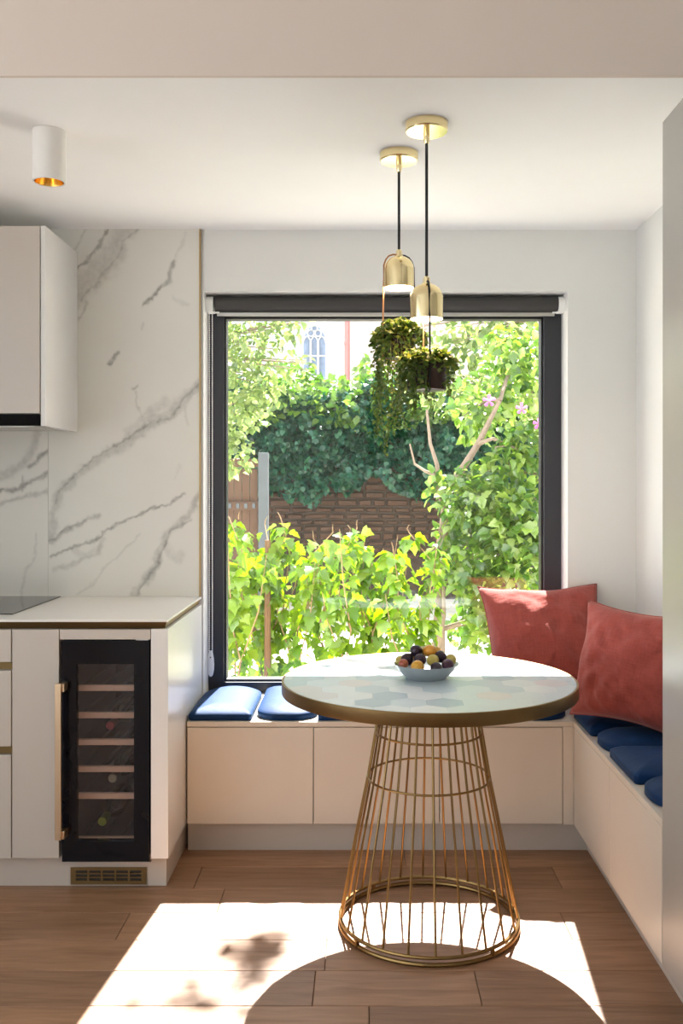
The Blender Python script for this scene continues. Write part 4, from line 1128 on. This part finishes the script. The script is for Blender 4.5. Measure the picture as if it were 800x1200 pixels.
# sunlit creeper along and behind the wall top
n_ = 7000
x = rn.uniform(-3.8, 4.8, n_); hgt = .22 + .20 * np.sin(x * 1.9 + 2.1) + .14 * np.sin(x * 4.7) + .55 * np.exp(-((x - .05) / .12) ** 2) * .25 - .12 * np.exp(-((x + .45) / .3) ** 2)
y = 12.15 + rn.uniform(-.75, .9, n_); z0_ = 2.30 - .22 * (y < 11.75) - .10 * np.sin(x * 3.1 + 1); z = z0_ + np.maximum(.05, hgt + .20) * rn.random(n_)
v, f = scatter(np.stack([x, y, z], 1), rn.normal(size=(n_, 3)) * .7 + np.array([0, -.35, -.15]), .06 + .06 * rn.random(n_), 1.3)
cr_ = obj('creeper', mesh_np('creeper', v, f, M['ivyt']), None)
tag(cr_, 'light green sunlit creeper foaming along the top of the ivy wall', 'creeper', kind='stuff')

# wooden fence
fc = thing('wooden_fence', 'weathered brown board fence beyond the hedge with a pierced rail', 'fence', (-1.5, 9.2, GZ))
for k in range(9):
    x = -1.712 + k * .078
    obj('board', box_mb(x, x + .072, 9.2, 9.22, GZ, 1.50 + (.008 if k % 2 else 0)), M['oldwood'], fc)
obj('rail', box_mb(-1.712, -1.004, 9.17, 9.199, 1.10, 1.18), M['oldwood'], fc)
obj('rail', box_mb(-1.712, -1.004, 9.17, 9.199, 1.52, 1.60), M['oldwood'], fc)
for k in range(9):
    x = -1.707 + k * .078
    obj('peg', box_mb(x + .02, x + .05, 9.155, 9.17, 1.115, 1.165), M['concrete'], fc, label='pale square peg')
tag(obj('concrete_post', box_mb(-1.003, -.908, 9.15, 9.25, GZ, 1.66), M['concrete'], bevel=.006), 'grey concrete post at the end of the wooden fence', 'post')

# church
D = 35.0
chh = thing('church', 'pale church wall with tall traceried pointed window beyond the garden', 'church', (-1.75, D, GZ))
lx0, lx1 = -2.18, -1.34; lz0 = 3.6; zs_ = 6.75; cxl = (lx0 + lx1) / 2; w2 = (lx1 - lx0) / 2
def arch(hw, z_spring, zb, n=10):
    """pointed arch outline, counter-clockwise from the lower left, x around 0"""
    pts = [(-hw, zb), (hw, zb)]
    Rr = 2 * hw
    for i in range(n + 1):
        a = (PI / 3) * i / n; pts.append((-hw + Rr * math.cos(a), z_spring + Rr * math.sin(a)))
    for i in range(1, n + 1):
        a = PI - PI / 3 + (PI / 3) * i / n; pts.append((hw + Rr * math.cos(a), z_spring + Rr * math.sin(a)))
    return pts
# plaster wall with a pointed opening: strips around the arch outline
ar = arch(w2 + .30, zs_ - .1, lz0 - .3)
WXa, WXb, WZa, WZb = -14.0, -.72, GZ, 15.0
outer = []
for (x, z_) in ar:
    dx, dz = x, z_ - 6.0
    k = 1e9
    if dx: k = min(k, (WXb - cxl) / dx if dx > 0 else (WXa - cxl) / dx)
    if dz: k = min(k, (WZb - 6.0) / dz if dz > 0 else (WZa - 6.0) / dz)
    outer.append((cxl + dx * k, 6.0 + dz * k))
n = len(ar); m_ = MB()
m_.add([(cxl + x, D, z_) for x, z_ in ar] + [(x, D, z_) for x, z_ in outer], [(i, (i + 1) % n, n + (i + 1) % n, n + i) for i in range(n)])
# corner triangles of the rectangle
cor = [(WXa, WZa), (WXb, WZa), (WXb, WZb), (WXa, WZb)]
for cxx, czz in cor:
    best = None
    for i in range(n):
        a, b = outer[i], outer[(i + 1) % n]
        if (abs(a[0] - cxx) < 1e-6 and abs(b[1] - czz) < 1e-6 and abs(a[1] - czz) > 1e-6) or (abs(b[0] - cxx) < 1e-6 and abs(a[1] - czz) < 1e-6 and abs(b[1] - czz) > 1e-6):
            m_.add([(a[0], D, a[1]), (cxx, D, czz), (b[0], D, b[1])], [(0, 1, 2)])
# splayed white reveal
inner = arch(w2, zs_, lz0)
rev = MB(); rev.loft([[(cxl + x, D, z_) for x, z_ in ar], [(cxl + x, D + .35, z_) for x, z_ in inner]])
obj('plaster_wall', m_, M['plaster'], chh)
lw_ = obj('lancet_window', rev, M['chwhite'], chh)
gl = MB(); gl.add([(cxl + x, D + .42, z_) for x, z_ in inner] , [tuple(range(len(inner)))])
obj('leaded_glass', MB().loft([[(cxl + x, D + .42, z_) for x, z_ in inner], [(cxl + x, D + .46, z_) for x, z_ in inner]], cap=True), M['leaded'], lw_, recalc=True)
for k in (1, 2):
    x = lx0 + (lx1 - lx0) * k / 3
    obj('mullion', box_mb(x - .04, x + .04, D + .34, D + .42, lz0, zs_ + .05), M['chwhite'], lw_)
for zt in (6.25, 5.05, 3.9):
    obj('transom', box_mb(lx0, lx1, D + .36, D + .42, zt - .03, zt + .03), M['chwhite'], lw_)
for k in range(3):
    xc = lx0 + (lx1 - lx0) * (k + .5) / 3
    aa = arch((lx1 - lx0) / 6, zs_ + .0, zs_ - .0, 5)[2:]
    obj('light_arch', MB().tube([(xc + x, D + .39, z_) for x, z_ in aa], .03, 6), M['chwhite'], lw_)
for xc, zc, rr_ in ((cxl - .14, zs_ + .36, .12), (cxl + .14, zs_ + .36, .12), (cxl, zs_ + .55, .11)):
    m_ = MB().ring((0, 0, 0), rr_, .03, 20, 6)
    o = obj('tracery_ring', m_.mesh('tracery_ring'), M['chwhite'], lw_)
    o.data.transform(Matrix.Rotation(PI / 2, 4, 'X')); o.location = Vector((xc, D + .39, zc)) - Vector(ORG[chh.name])
obj('buttress_wall', box_mb(-.42, 14, D - .5, D + .5, GZ, 15), M['plasterw'], chh)
obj('corner_strip', box_mb(-.72, -.42, D - .25, D + .5, GZ, 15), M['chwhite'], chh)
dp = MB().tube([(-.50, D - .40, GZ), (-.50, D - .40, 15)], .095, 12)
dpo = obj('downpipe', dp, M['pipe'], chh, sm=40, label='red downpipe')
for zt in (2, 4.3, 6.6, 8.9):
    obj('pipe_bracket', MB().lathe([(.12, -.05), (.12, .05)], (-.50, D - .40, zt), 14), M['pipe'], dpo)
